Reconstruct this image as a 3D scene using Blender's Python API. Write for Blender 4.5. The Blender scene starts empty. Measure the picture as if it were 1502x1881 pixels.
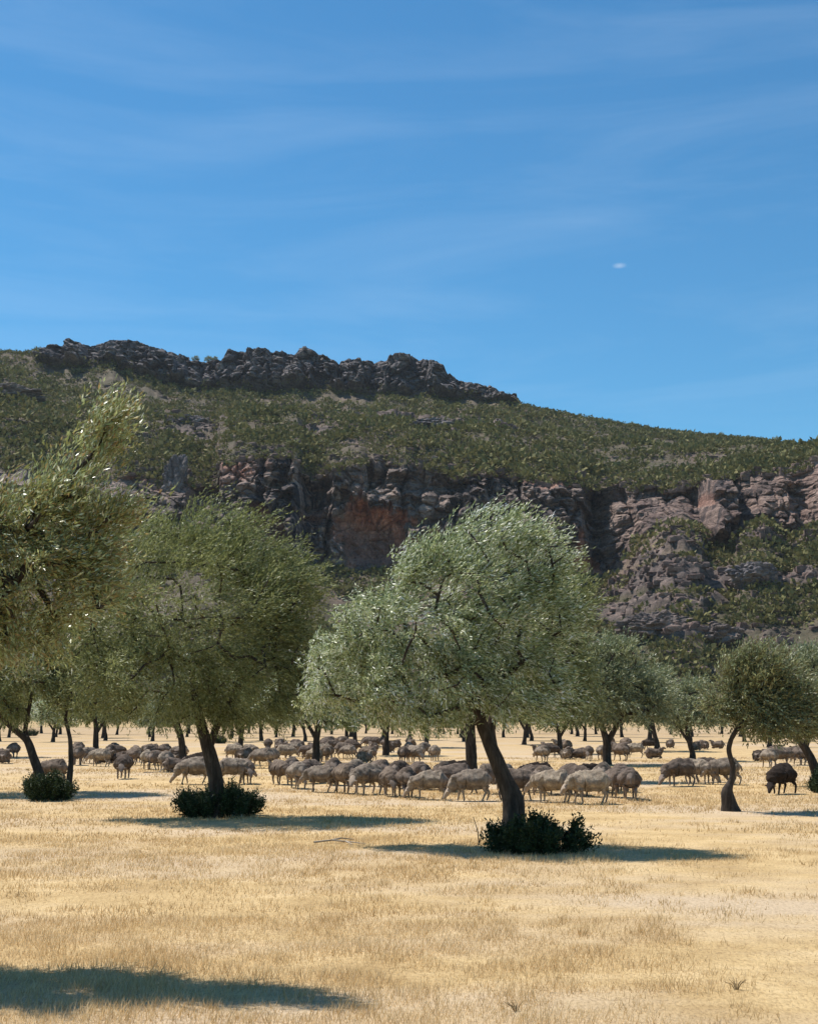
import bpy, math
import numpy as np
import mathutils
from math import radians, sin, cos, pi

scene = bpy.context.scene
# ---------------------------------------------------------------- camera
F = 2400.0; CX = 751.0; CY = 940.5; HOR = 1318.0; EYE = 1.8
TH = math.atan((HOR - CY) / F)
cam_data = bpy.data.cameras.new("camera")
cam_data.sensor_fit = 'VERTICAL'; cam_data.sensor_height = 36.0
cam_data.lens = F / 1881.0 * 36.0
cam_data.clip_start = 0.1; cam_data.clip_end = 20000
cam = bpy.data.objects.new("camera", cam_data)
cam.location = (0, 0, EYE); cam.rotation_euler = (pi/2 + TH, 0, 0)
scene.collection.objects.link(cam); scene.camera = cam

# ---------------------------------------------------------------- light
LD = np.array([0.45, -0.33, -1.0]); LD /= np.linalg.norm(LD)      # direction the sunlight travels
SUN_EL = math.asin(-LD[2]); AZ = math.atan2(-LD[0], -LD[1])       # azimuth of the sun from +Y, clockwise
world = bpy.data.worlds.new("World"); scene.world = world; world.use_nodes = True
wn = world.node_tree.nodes; wl = world.node_tree.links
wn.clear()
wo = wn.new('ShaderNodeOutputWorld'); bg = wn.new('ShaderNodeBackground')
sky = wn.new('ShaderNodeTexSky'); sky.sky_type = 'NISHITA'; sky.sun_disc = False
sky.sun_elevation = SUN_EL; sky.sun_rotation = AZ
sky.altitude = 250; sky.air_density = 1.0; sky.dust_density = 0.1; sky.ozone_density = 3.0
bg.inputs['Strength'].default_value = 0.09
tc = wn.new('ShaderNodeTexCoord')
mp = wn.new('ShaderNodeMapping'); mp.inputs['Scale'].default_value = (1.2, 2.0, 8.5)
mp.inputs['Rotation'].default_value = (0, radians(9), 0)
no = wn.new('ShaderNodeTexNoise'); no.inputs['Scale'].default_value = 2.2; no.inputs['Detail'].default_value = 7
no.inputs['Roughness'].default_value = 0.6; no.inputs['Distortion'].default_value = 0.6
rp = wn.new('ShaderNodeValToRGB'); rp.color_ramp.elements[0].position = 0.46; rp.color_ramp.elements[1].position = 0.95
rp.color_ramp.elements[0].color = (0, 0, 0, 1); rp.color_ramp.elements[1].color = (0.17, 0.17, 0.17, 1)
hs = wn.new('ShaderNodeHueSaturation'); hs.inputs['Saturation'].default_value = 1.14; hs.inputs['Value'].default_value = 1.0
tint = wn.new('ShaderNodeMixRGB'); tint.blend_type = 'MULTIPLY'; tint.inputs[0].default_value = 1.0
tint.inputs[2].default_value = (0.61, 1.07, 1.11, 1)
mx = wn.new('ShaderNodeMixRGB'); mx.inputs[2].default_value = (7.0, 8.2, 9.4, 1)
wl.new(tc.outputs['Generated'], mp.inputs['Vector']); wl.new(mp.outputs['Vector'], no.inputs['Vector'])
wl.new(no.outputs['Fac'], rp.inputs['Fac'])
wl.new(sky.outputs['Color'], hs.inputs['Color']); wl.new(hs.outputs['Color'], tint.inputs[1])
wl.new(tint.outputs['Color'], mx.inputs[1]); wl.new(rp.outputs['Color'], mx.inputs[0])
# one tiny bright scrap of cloud low in the sky
nrm = wn.new('ShaderNodeVectorMath'); nrm.operation = 'NORMALIZE'; wl.new(tc.outputs['Generated'], nrm.inputs[0])
xc_, yc_ = (1137 - CX) / F, (CY - 488) / F
dv = mathutils.Vector((xc_, cos(TH) - yc_ * sin(TH), sin(TH) + yc_ * cos(TH))).normalized()
df = wn.new('ShaderNodeVectorMath'); df.operation = 'SUBTRACT'; df.inputs[1].default_value = dv; wl.new(nrm.outputs[0], df.inputs[0])
sc_ = wn.new('ShaderNodeVectorMath'); sc_.operation = 'MULTIPLY'; sc_.inputs[1].default_value = (170, 170, 420); wl.new(df.outputs[0], sc_.inputs[0])
ln = wn.new('ShaderNodeVectorMath'); ln.operation = 'LENGTH'; wl.new(sc_.outputs[0], ln.inputs[0])
mr = wn.new('ShaderNodeMapRange'); mr.inputs[1].default_value = 0.0; mr.inputs[2].default_value = 1.0; mr.inputs[3].default_value = 0.28; mr.inputs[4].default_value = 0.0
wl.new(ln.outputs['Value'], mr.inputs[0])
mx2 = wn.new('ShaderNodeMixRGB'); mx2.inputs[2].default_value = (8.5, 9.0, 9.6, 1); wl.new(mr.outputs[0], mx2.inputs[0]); wl.new(mx.outputs['Color'], mx2.inputs[1])
wl.new(mx2.outputs['Color'], bg.inputs['Color']); wl.new(bg.outputs['Background'], wo.inputs['Surface'])

sd = bpy.data.lights.new("sun", 'SUN'); sd.energy = 5.0; sd.angle = radians(0.5); sd.color = (1.0, 0.955, 0.88)
sun = bpy.data.objects.new("sun", sd); scene.collection.objects.link(sun)
import mathutils
sun.rotation_euler = mathutils.Vector((float(LD[0]), float(LD[1]), float(LD[2]))).to_track_quat('-Z', 'Y').to_euler()
sun.location = (-20, 20, 60)

scene.view_settings.view_transform = 'Standard'; scene.view_settings.look = 'None'
scene.view_settings.gamma = 1; scene.view_settings.exposure = 0.42
scene.cycles.max_bounces = 5; scene.cycles.diffuse_bounces = 3; scene.cycles.transparent_max_bounces = 4

# ---------------------------------------------------------------- helpers
def P(px, py, Y):
    """world point(s) seen at photo pixel (px,py) at depth Y"""
    px = np.asarray(px, float); py = np.asarray(py, float); Y = np.asarray(Y, float)
    xc = (px - CX) / F; yc = (CY - py) / F
    dy = cos(TH) - yc * sin(TH); dz = sin(TH) + yc * cos(TH)
    t = Y / dy
    return np.stack(np.broadcast_arrays(xc * t, Y + 0 * t, EYE + dz * t), -1)

def gdist(py):
    yc = (CY - py) / F
    dy = cos(TH) - yc * sin(TH); dz = sin(TH) + yc * cos(TH)
    return -EYE / dz * dy

def _h(i, j, k, s):
    n = (i.astype(np.int64) * 374761393 + j.astype(np.int64) * 668265263 + k.astype(np.int64) * 2147483647 + s * 974634777) & 0xffffffff
    n = ((n ^ (n >> 13)) * 1274126177) & 0xffffffff
    n = ((n ^ (n >> 16)) * 2246822519) & 0xffffffff
    return ((n ^ (n >> 15)) & 0xffff) / 65535.0

def vnoise(p, s=0):
    p = np.asarray(p, float); i = np.floor(p).astype(np.int64); f = p - i; f = f * f * (3 - 2 * f)
    r = 0
    for a in (0, 1):
        for b in (0, 1):
            for c in (0, 1):
                w = (f[..., 0] if a else 1 - f[..., 0]) * (f[..., 1] if b else 1 - f[..., 1]) * (f[..., 2] if c else 1 - f[..., 2])
                r = r + w * _h(i[..., 0] + a, i[..., 1] + b, i[..., 2] + c, s)
    return r * 2 - 1

def fbm(p, octv=4, s=0, rough=0.5):
    r = 0; a = 1.0; t = 0; p = np.asarray(p, float)
    for o in range(octv):
        r = r + a * vnoise(p * 2.03 ** o + 17.3 * o, s + o); t += a; a *= rough
    return r / t

def p3(x, y, z=0.0):
    return np.stack(np.broadcast_arrays(np.asarray(x, float), np.asarray(y, float), np.asarray(z, float)), -1)

def cells(p, s=0):
    p = np.asarray(p, float); i = np.floor(p).astype(np.int64); f1 = np.full(p.shape[:-1], 9.0); f2 = f1.copy(); v = f1 * 0
    for a in (-1, 0, 1):
        for b in (-1, 0, 1):
            for c in (-1, 0, 1):
                q = i + np.array([a, b, c]); J = np.stack([_h(q[..., 0], q[..., 1], q[..., 2], s + k) for k in (1, 2, 3)], -1)
                d = np.linalg.norm(q + J - p, axis=-1); h = _h(q[..., 0], q[..., 1], q[..., 2], s + 9)
                near = d < f1; f2 = np.where(near, f1, np.minimum(f2, d)); v = np.where(near, h, v); f1 = np.where(near, d, f1)
    return v - 0.5, f2 - f1

def gh(x, y):
    """height of the paddock"""
    return 0.045 * vnoise(p3(np.asarray(x) / 9.0, np.asarray(y) / 7.0, 3.3), 5) + 0.012 * vnoise(p3(np.asarray(x) / 1.3, np.asarray(y) / 1.3, 3.3), 6)

def mesh(name, V, Fc, mat=None, smooth=False, attrs=None):
    V = np.ascontiguousarray(V, dtype=np.float32).reshape(-1, 3); Fc = np.ascontiguousarray(Fc, dtype=np.int32)
    m = bpy.data.meshes.new(name)
    k = Fc.shape[1]; n = len(Fc)
    m.vertices.add(len(V)); m.vertices.foreach_set('co', V.ravel())
    m.loops.add(n * k); m.loops.foreach_set('vertex_index', Fc.ravel())
    m.polygons.add(n); m.polygons.foreach_set('loop_start', np.arange(0, n * k, k, dtype=np.int32))
    m.update(calc_edges=True)
    m.polygons.foreach_set('use_smooth', np.full(n, smooth, dtype=bool))
    if attrs:
        for an, av in attrs.items():
            at = m.attributes.new(an, 'FLOAT', 'POINT'); at.data.foreach_set('value', np.ascontiguousarray(av, dtype=np.float32).ravel())
    if mat: m.materials.append(mat)
    return m

def link(name, m, parent=None, loc=None):
    o = bpy.data.objects.new(name, m); scene.collection.objects.link(o)
    if parent is not None: o.parent = parent
    if loc is not None: o.location = loc
    return o

def tag(o, label=None, cat=None, group=None, kind=None):
    if label: o['label'] = label
    if cat: o['category'] = cat
    if group: o['group'] = group
    if kind: o['kind'] = kind
    return o

def empty(name, loc):
    o = bpy.data.objects.new(name, None); o.empty_display_size = 0.3; o.location = loc
    scene.collection.objects.link(o); return o

def interp(x, pts):
    a = np.array(pts, float); return np.interp(x, a[:, 0], a[:, 1])

def norm(v):
    return v / (np.linalg.norm(v, axis=-1, keepdims=True) + 1e-9)

# ---------------------------------------------------------------- materials
def newmat(name):
    m = bpy.data.materials.new(name); m.use_nodes = True
    nt = m.node_tree; b = nt.nodes['Principled BSDF']
    b.inputs['Roughness'].default_value = 0.9
    b.inputs['Specular IOR Level'].default_value = 0.15
    return m, nt.nodes, nt.links, b

def ramp(n, stops):
    r = n.new('ShaderNodeValToRGB'); e = r.color_ramp.elements
    while len(e) < len(stops): e.new(0.5)
    for i, (p, c) in enumerate(stops):
        e[i].position = p; e[i].color = (*c, 1)
    return r

def noise(n, l, scale, detail=4, vec=None, rough=0.55, dist=0.0):
    t = n.new('ShaderNodeTexNoise'); t.inputs['Scale'].default_value = scale
    t.inputs['Detail'].default_value = detail; t.inputs['Roughness'].default_value = rough; t.inputs['Distortion'].default_value = dist
    if vec is not None: l.new(vec, t.inputs['Vector'])
    return t

def objvec(n, l, scale=(1, 1, 1)):
    c = n.new('ShaderNodeTexCoord'); m = n.new('ShaderNodeMapping'); m.inputs['Scale'].default_value = scale
    l.new(c.outputs['Object'], m.inputs['Vector']); return m.outputs['Vector']

def mixc(n, l, fac, a, b, mode='MIX'):
    m = n.new('ShaderNodeMixRGB'); m.blend_type = mode
    for s, v in ((0, fac), (1, a), (2, b)):
        if hasattr(v, 'is_linked') or hasattr(v, 'node'): l.new(v, m.inputs[s])
        elif isinstance(v, (int, float)): m.inputs[s].default_value = v
        else: m.inputs[s].default_value = (*v, 1)
    return m.outputs['Color']

def bump(n, l, b, h, strength, dist):
    bp = n.new('ShaderNodeBump'); bp.inputs['Strength'].default_value = strength; bp.inputs['Distance'].default_value = dist
    l.new(h, bp.inputs['Height']); l.new(bp.outputs['Normal'], b.inputs['Normal'])

def leafmat(name, stops, trans=0.25, rough=0.5, spec=0.3, clump=1.2):
    """leaf colour differs from leaf to leaf and from clump to clump"""
    m, n, l, b = newmat(name)
    g = n.new('ShaderNodeNewGeometry')
    r = ramp(n, stops)
    nz = noise(n, l, clump, 2, objvec(n, l))
    ma = n.new('ShaderNodeMath'); ma.operation = 'MULTIPLY_ADD'; ma.inputs[1].default_value = 0.62
    sub = n.new('ShaderNodeMath'); sub.operation = 'MULTIPLY'; sub.inputs[1].default_value = 0.38
    l.new(nz.outputs['Fac'], sub.inputs[0])
    l.new(g.outputs['Random Per Island'], ma.inputs[0]); l.new(sub.outputs[0], ma.inputs[2])
    l.new(ma.outputs[0], r.inputs['Fac']); l.new(r.outputs['Color'], b.inputs['Base Color'])
    b.inputs['Roughness'].default_value = rough; b.inputs['Specular IOR Level'].default_value = spec
    t = n.new('ShaderNodeBsdfTranslucent'); l.new(r.outputs['Color'], t.inputs['Color'])
    mix = n.new('ShaderNodeMixShader'); mix.inputs[0].default_value = trans
    out = [x for x in n if x.type == 'OUTPUT_MATERIAL'][0]
    l.new(b.outputs[0], mix.inputs[1]); l.new(t.outputs[0], mix.inputs[2]); l.new(mix.outputs[0], out.inputs['Surface'])
    return m

M = {}
M['leaf_silver'] = leafmat('silver_green_leaves', [(0.15, (0.0657, 0.0845, 0.0301)), (0.42, (0.2343, 0.2728, 0.1086)), (0.66, (0.5061, 0.5632, 0.3007)), (0.84, (0.82, 0.82, 0.82))], 0.34, 0.42, 0.5)
M['leaf_green'] = leafmat('olive_green_leaves', [(0.1, (0.0639, 0.0699, 0.023)), (0.45, (0.1741, 0.1938, 0.0633)), (0.75, (0.3019, 0.321, 0.138)), (0.95, (0.5341, 0.5407, 0.322))], 0.34, 0.5, 0.35)
M['leaf_near'] = leafmat('sage_and_rust_leaves', [(0.08, (0.0743, 0.0648, 0.0238)), (0.32, (0.216, 0.2268, 0.0726)), (0.42, (0.324, 0.2138, 0.0924)), (0.55, (0.27, 0.311, 0.1122)), (0.74, (0.459, 0.4925, 0.2508)), (0.9, (0.8, 0.8, 0.8))], 0.33, 0.35, 0.6)
M['leaf_mid'] = leafmat('grove_leaves', [(0.1, (0.0713, 0.0828, 0.0352)), (0.45, (0.175, 0.2012, 0.0938)), (0.75, (0.324, 0.345, 0.1994)), (0.95, (0.5962, 0.598, 0.4223))], 0.28, 0.45, 0.4)
M['leaf_brown'] = leafmat('olive_brown_leaves', [(0.1, (0.078, 0.0713, 0.0299)), (0.45, (0.204, 0.1898, 0.0862)), (0.72, (0.264, 0.299, 0.138)), (0.95, (0.552, 0.575, 0.368))], 0.25, 0.45, 0.4)
M['shrub'] = leafmat('dark_shrub_leaves', [(0.0, (0.017, 0.027, 0.0128)), (0.6, (0.0374, 0.0576, 0.0224)), (1.0, (0.085, 0.117, 0.048))], 0.1, 0.6, 0.15)
M['scrub'] = leafmat('hill_scrub_leaves', [(0.0, (0.0596, 0.0606, 0.0255)), (0.35, (0.1176, 0.1158, 0.0425)), (0.65, (0.185, 0.1709, 0.0652)), (1.0, (0.2822, 0.2315, 0.1134))], 0.15, 0.8, 0.1, clump=0.03)

def mat_bark():
    m, n, l, b = newmat('rough_grey_brown_bark')
    v = objvec(n, l, (9, 9, 2.2)); nz = noise(n, l, 1.6, 6, v, 0.65, 0.8)
    r = ramp(n, [(0.3, (0.022, 0.017, 0.014)), (0.55, (0.065, 0.050, 0.040)), (0.8, (0.14, 0.112, 0.09))])
    l.new(nz.outputs['Fac'], r.inputs['Fac']); l.new(r.outputs['Color'], b.inputs['Base Color'])
    bump(n, l, b, nz.outputs['Fac'], 0.9, 0.03); return m
M['bark'] = mat_bark()

def mat_plain(name, c, var=0.3, scale=8, rough=0.9):
    m, n, l, b = newmat(name)
    nz = noise(n, l, scale, 5, objvec(n, l))
    r = ramp(n, [(0.3, tuple(x * (1 - var) for x in c)), (0.7, tuple(min(1, x * (1 + var)) for x in c))])
    l.new(nz.outputs['Fac'], r.inputs['Fac']); l.new(r.outputs['Color'], b.inputs['Base Color']); b.inputs['Roughness'].default_value = rough
    bump(n, l, b, nz.outputs['Fac'], 0.4, 0.01); return m
M['dead'] = mat_plain('bleached_dead_wood', (0.33, 0.27, 0.21))
M['stone'] = mat_plain('pale_stone', (0.42, 0.38, 0.33))

def mat_ground():
    m, n, l, b = newmat('dry_straw_paddock')
    v = objvec(n, l)
    big = noise(n, l, 0.10, 5, objvec(n, l, (1, 2.2, 1)), 0.6); mid = noise(n, l, 0.9, 6, v, 0.7); fine = noise(n, l, 26, 6, objvec(n, l, (1.6, 0.7, 1)), 0.75)
    c1 = ramp(n, [(0.34, (0.43, 0.29, 0.135)), (0.55, (0.58, 0.415, 0.21)), (0.72, (0.68, 0.51, 0.29))])
    l.new(mid.outputs['Fac'], c1.inputs['Fac'])
    br = ramp(n, [(0.46, (0, 0, 0)), (0.60, (1, 1, 1))]); l.new(big.outputs['Fac'], br.inputs['Fac'])
    c2 = mixc(n, l, br.outputs['Color'], c1.outputs['Color'], (0.55, 0.42, 0.28))
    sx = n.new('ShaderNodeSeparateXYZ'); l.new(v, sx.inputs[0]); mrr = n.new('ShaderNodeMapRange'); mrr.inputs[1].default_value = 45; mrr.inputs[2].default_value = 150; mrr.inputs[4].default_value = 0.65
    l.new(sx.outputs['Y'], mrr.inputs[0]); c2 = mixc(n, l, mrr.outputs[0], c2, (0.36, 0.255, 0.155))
    fr = ramp(n, [(0.30, (0.50, 0.45, 0.40)), (0.50, (0.95, 0.94, 0.92)), (0.75, (1.15, 1.14, 1.12))]); l.new(fine.outputs['Fac'], fr.inputs['Fac'])
    c3 = mixc(n, l, 1.0, c2, fr.outputs['Color'], 'MULTIPLY')
    l.new(c3, b.inputs['Base Color'])
    bump(n, l, b, fine.outputs['Fac'], 0.7, 0.03); return m
M['ground'] = mat_ground()
def mat_grass():
    m, n, l, b = newmat('dry_grass_blades')
    g = n.new('ShaderNodeNewGeometry')
    r = ramp(n, [(0.0, (0.44, 0.295, 0.13)), (0.35, (0.62, 0.445, 0.225)), (0.75, (0.74, 0.56, 0.315)), (1.0, (0.84, 0.70, 0.47))])
    l.new(g.outputs['Random Per Island'], r.inputs['Fac'])
    nz = noise(n, l, 0.35, 4, objvec(n, l)); rr = ramp(n, [(0.35, (0.86, 0.80, 0.72)), (0.6, (1.0, 1.0, 1.0))]); l.new(nz.outputs['Fac'], rr.inputs['Fac'])
    c = mixc(n, l, 1.0, r.outputs['Color'], rr.outputs['Color'], 'MULTIPLY')
    l.new(c, b.inputs['Base Color'])
    t = n.new('ShaderNodeBsdfTranslucent'); l.new(c, t.inputs['Color'])
    mix = n.new('ShaderNodeMixShader'); mix.inputs[0].default_value = 0.4
    out = [x for x in n if x.type == 'OUTPUT_MATERIAL'][0]
    l.new(b.outputs[0], mix.inputs[1]); l.new(t.outputs[0], mix.inputs[2]); l.new(mix.outputs[0], out.inputs['Surface'])
    return m
M['grass'] = mat_grass()

def mat_rock(name, dark, mid, light, redamt=True):
    m, n, l, b = newmat(name)
    v = objvec(n, l)
    strata = noise(n, l, 1.0, 6, objvec(n, l, (0.05, 0.05, 0.75)), 0.65, 0.4)
    blot = noise(n, l, 0.09, 6, v, 0.65, 0.3); fine = noise(n, l, 0.9, 7, v, 0.7)
    streak = noise(n, l, 1.0, 5, objvec(n, l, (0.30, 0.30, 0.035)), 0.6, 0.4)
    r = ramp(n, [(0.36, dark), (0.5, mid), (0.66, light)])
    s = n.new('ShaderNodeMath'); s.operation = 'MULTIPLY_ADD'; s.inputs[1].default_value = 0.45
    s2 = n.new('ShaderNodeMath'); s2.operation = 'MULTIPLY'; s2.inputs[1].default_value = 0.55
    l.new(blot.outputs['Fac'], s2.inputs[0]); l.new(strata.outputs['Fac'], s.inputs[0]); l.new(s2.outputs[0], s.inputs[2])
    l.new(s.outputs[0], r.inputs['Fac'])
    at = n.new('ShaderNodeAttribute'); at.attribute_name = 'rust'
    rc = ramp(n, [(0.35, (0.34, 0.15, 0.10)), (0.6, (0.60, 0.27, 0.18)), (0.8, (0.70, 0.42, 0.32))]); l.new(streak.outputs['Fac'], rc.inputs['Fac'])
    c = mixc(n, l, at.outputs['Fac'], r.outputs['Color'], rc.outputs['Color'])
    at2 = n.new('ShaderNodeAttribute'); at2.attribute_name = 'black'
    sr = ramp(n, [(0.42, (0, 0, 0)), (0.58, (1, 1, 1))]); l.new(streak.outputs['Fac'], sr.inputs['Fac'])
    mm = n.new('ShaderNodeMath'); mm.operation = 'MULTIPLY'; l.new(at2.outputs['Fac'], mm.inputs[0]); l.new(sr.outputs['Color'], mm.inputs[1])
    c = mixc(n, l, mm.outputs[0], c, (0.035, 0.032, 0.036))
    fr = ramp(n, [(0.3, (0.55, 0.55, 0.55)), (0.7, (1.3, 1.3, 1.3))]); l.new(fine.outputs['Fac'], fr.inputs['Fac'])
    c = mixc(n, l, 1.0, c, fr.outputs['Color'], 'MULTIPLY')
    l.new(c, b.inputs['Base Color']); bump(n, l, b, fine.outputs['Fac'], 0.8, 0.8); return m
M['cliff'] = mat_rock('sandstone_cliff', (0.05, 0.042, 0.041), (0.19, 0.142, 0.122), (0.44, 0.325, 0.265))
M['crag'] = mat_rock('dark_summit_rock', (0.06, 0.054, 0.060), (0.15, 0.13, 0.132), (0.36, 0.30, 0.27))
M['boulder'] = mat_rock('hillside_boulder_rock', (0.07, 0.056, 0.054), (0.16, 0.125, 0.112), (0.34, 0.26, 0.215))

def mat_hill():
    m, n, l, b = newmat('stony_scrub_soil')
    v = objvec(n, l); big = noise(n, l, 0.03, 6, v, 0.65); fine = noise(n, l, 0.5, 7, v, 0.75)
    r = ramp(n, [(0.36, (0.080, 0.074, 0.040)), (0.5, (0.125, 0.100, 0.066)), (0.66, (0.185, 0.132, 0.105))])
    l.new(big.outputs['Fac'], r.inputs['Fac'])
    a2 = n.new('ShaderNodeAttribute'); a2.attribute_name = 'rust'; mid = noise(n, l, 0.25, 6, objvec(n, l, (0.6, 0.6, 2.5)), 0.7); rr = ramp(n, [(0.35, (0.055, 0.045, 0.043)), (0.5, (0.125, 0.095, 0.084)), (0.66, (0.27, 0.20, 0.17))]); l.new(mid.outputs['Fac'], rr.inputs['Fac'])
    rk_ = mixc(n, l, a2.outputs['Fac'], r.outputs['Color'], rr.outputs['Color'])
    at = n.new('ShaderNodeAttribute'); at.attribute_name = 'straw'
    c = mixc(n, l, at.outputs['Fac'], rk_, (0.52, 0.37, 0.19))
    fr = ramp(n, [(0.3, (0.5, 0.5, 0.5)), (0.7, (1.25, 1.25, 1.25))]); l.new(fine.outputs['Fac'], fr.inputs['Fac'])
    c = mixc(n, l, 1.0, c, fr.outputs['Color'], 'MULTIPLY')
    l.new(c, b.inputs['Base Color']); bump(n, l, b, fine.outputs['Fac'], 0.8, 1.0); return m
M['hill'] = mat_hill()

def mat_wool(name, c0, c1, c2):
    m, n, l, b = newmat(name)
    nz = noise(n, l, 7, 5, objvec(n, l), 0.7); f2 = noise(n, l, 40, 3, objvec(n, l), 0.6)
    r = ramp(n, [(0.3, c0), (0.52, c1), (0.72, c2)]); l.new(nz.outputs['Fac'], r.inputs['Fac'])
    oi = n.new('ShaderNodeObjectInfo'); rr = ramp(n, [(0, (0.60, 0.57, 0.55)), (0.5, (0.92, 0.89, 0.86)), (1, (1.2, 1.15, 1.05))]); l.new(oi.outputs['Random'], rr.inputs['Fac'])
    c = mixc(n, l, 1.0, r.outputs['Color'], rr.outputs['Color'], 'MULTIPLY')
    l.new(c, b.inputs['Base Color']); b.inputs['Roughness'].default_value = 1.0
    bump(n, l, b, f2.outputs['Fac'], 0.8, 0.02); return m
M['wool'] = mat_wool('dusty_cream_fleece', (0.11, 0.086, 0.068), (0.25, 0.205, 0.165), (0.44, 0.375, 0.30))
M['wool_dusty'] = mat_wool('grey_brown_fleece', (0.07, 0.053, 0.043), (0.15, 0.117, 0.096), (0.26, 0.205, 0.165))
M['wool_black'] = mat_wool('dark_brown_and_shadowed_fleece', (0.022, 0.016, 0.013), (0.04, 0.029, 0.023), (0.065, 0.048, 0.038))  # brown of the dark sheep, and painted shade for sheep behind the row
M['face'] = mat_plain('short_pale_face_hair', (0.30, 0.235, 0.18), 0.25)
M['face_dusty'] = mat_plain('short_dusty_face_hair', (0.20, 0.155, 0.125), 0.25)
M['face_black'] = mat_plain('short_dark_face_hair', (0.03, 0.022, 0.018), 0.2)
M['eye'] = mat_plain('dark_eye', (0.012, 0.01, 0.01), 0.0, 4, 0.2)

# ---------------------------------------------------------------- paddock ground
def grid_mesh(xs, ys, hf):
    X, Y = np.meshgrid(xs, ys); Z = hf(X, Y)
    V = np.stack([X, Y, Z], -1).reshape(-1, 3); nx = len(xs)
    i = np.arange(nx - 1)[None, :] + np.arange(len(ys) - 1)[:, None] * nx
    Fc = np.stack([i, i + 1, i + nx + 1, i + nx], -1).reshape(-1, 4)
    return V, Fc
ys = np.concatenate([np.linspace(-40, 4, 12), np.linspace(4.3, 45, 200), np.linspace(46, 280, 120), np.linspace(290, 6000, 20)])
xs = np.concatenate([np.linspace(-6000, -150, 14), np.linspace(-140, -20, 40), np.linspace(-19.7, 19.7, 140), np.linspace(20, 140, 40), np.linspace(150, 6000, 14)])
V, Fc = grid_mesh(xs, ys, gh)
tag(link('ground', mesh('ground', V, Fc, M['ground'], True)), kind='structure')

# ---------------------------------------------------------------- hill, cliff, crag : one profile swept across the view
crag_top = [(-900, 690), (-200, 655), (0, 645), (50, 648), (62, 636), (85, 634), (115, 622), (150, 633), (190, 623), (245, 626), (280, 636), (330, 653), (350, 660), (400, 656), (412, 639), (470, 641), (530, 641), (555, 634), (590, 646), (622, 662), (640, 655), (690, 656), (740, 650), (790, 659), (815, 676), (822, 690), (870, 698), (910, 708), (930, 720), (954, 722), (960, 744), (1000, 752), (1100, 771), (1200, 789), (1300, 800), (1400, 808), (1502, 822), (1800, 860), (2400, 900)]
crag_base = [(-900, 694), (0, 649), (50, 655), (66, 668), (130, 672), (200, 668), (250, 694), (340, 712), (420, 717), (500, 720), (600, 714), (700, 727), (800, 728), (880, 734), (950, 742), (962, 748), (1000, 756), (1100, 775), (1200, 792), (1300, 803), (1400, 811), (1502, 826), (1800, 864), (2400, 904)]
cliff_top = [(-900, 880), (0, 870), (150, 880), (235, 880), (250, 878), (345, 880), (352, 892), (395, 886), (404, 850), (430, 840), (545, 843), (556, 868), (598, 866), (640, 855), (700, 846), (750, 842), (762, 856), (840, 866), (900, 862), (1000, 878), (1050, 881), (1075, 890), (1200, 889), (1280, 896), (1300, 890), (1340, 882), (1400, 870), (1450, 860), (1502, 848), (1700, 840), (2400, 860)]
cliff_base = [(-900, 905), (0, 892), (150, 905), (235, 930), (250, 955), (345, 958), (400, 975), (480, 1000), (560, 1030), (640, 1050), (900, 1045), (1050, 1052), (1110, 1055), (1145, 1035), (1170, 992), (1210, 962), (1250, 945), (1284, 965), (1296, 1003), (1340, 1012), (1356, 972), (1400, 958), (1440, 985), (1502, 962), (1700, 980), (2400, 960)]
recess = [(-900, 0), (235, 2), (250, 0), (342, 0), (352, 10), (396, 10), (406, -3), (470, -5), (540, -3), (558, 10), (575, 16), (598, 10), (612, -4), (645, 0), (735, 0), (752, -6), (800, -3), (850, 0), (870, -5), (930, -2), (1000, -7), (1065, -8), (1084, 6), (1098, 14), (1116, 6), (1135, 1), (1200, 6), (1287, 8), (1297, -13), (1336, -12), (1346, 8), (1362, 5), (1385, -2), (1440, -4), (1470, 2), (1502, -3), (2400, 0)]
pxs = np.concatenate([np.arange(-900, -120, 12), np.arange(-120, 1620, 1.8), np.arange(1620, 2400, 12)])
segs = [('foot', 12), ('talus', 130), ('cliff', 130), ('bench', 240), ('crag', 70), ('back', 40)]
ct = interp(pxs, cliff_top); cb = interp(pxs, cliff_base); gt = interp(pxs, crag_top); gb = interp(pxs, crag_base)
jag = fbm(p3(pxs / 14.0, 0.5), 4, 31, 0.6)
incl = (pxs > 55) & (pxs < 958)
gb = gb + np.where(incl, 9, 0) * fbm(p3(pxs / 20.0, 9.5), 3, 35)
gt = gt + jag * np.where(incl, 5.5, 1.2)
ct = ct + 7 * fbm(p3(pxs / 16.0, 7.5), 4, 33, 0.6); 
one = np.ones_like(pxs)
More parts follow.
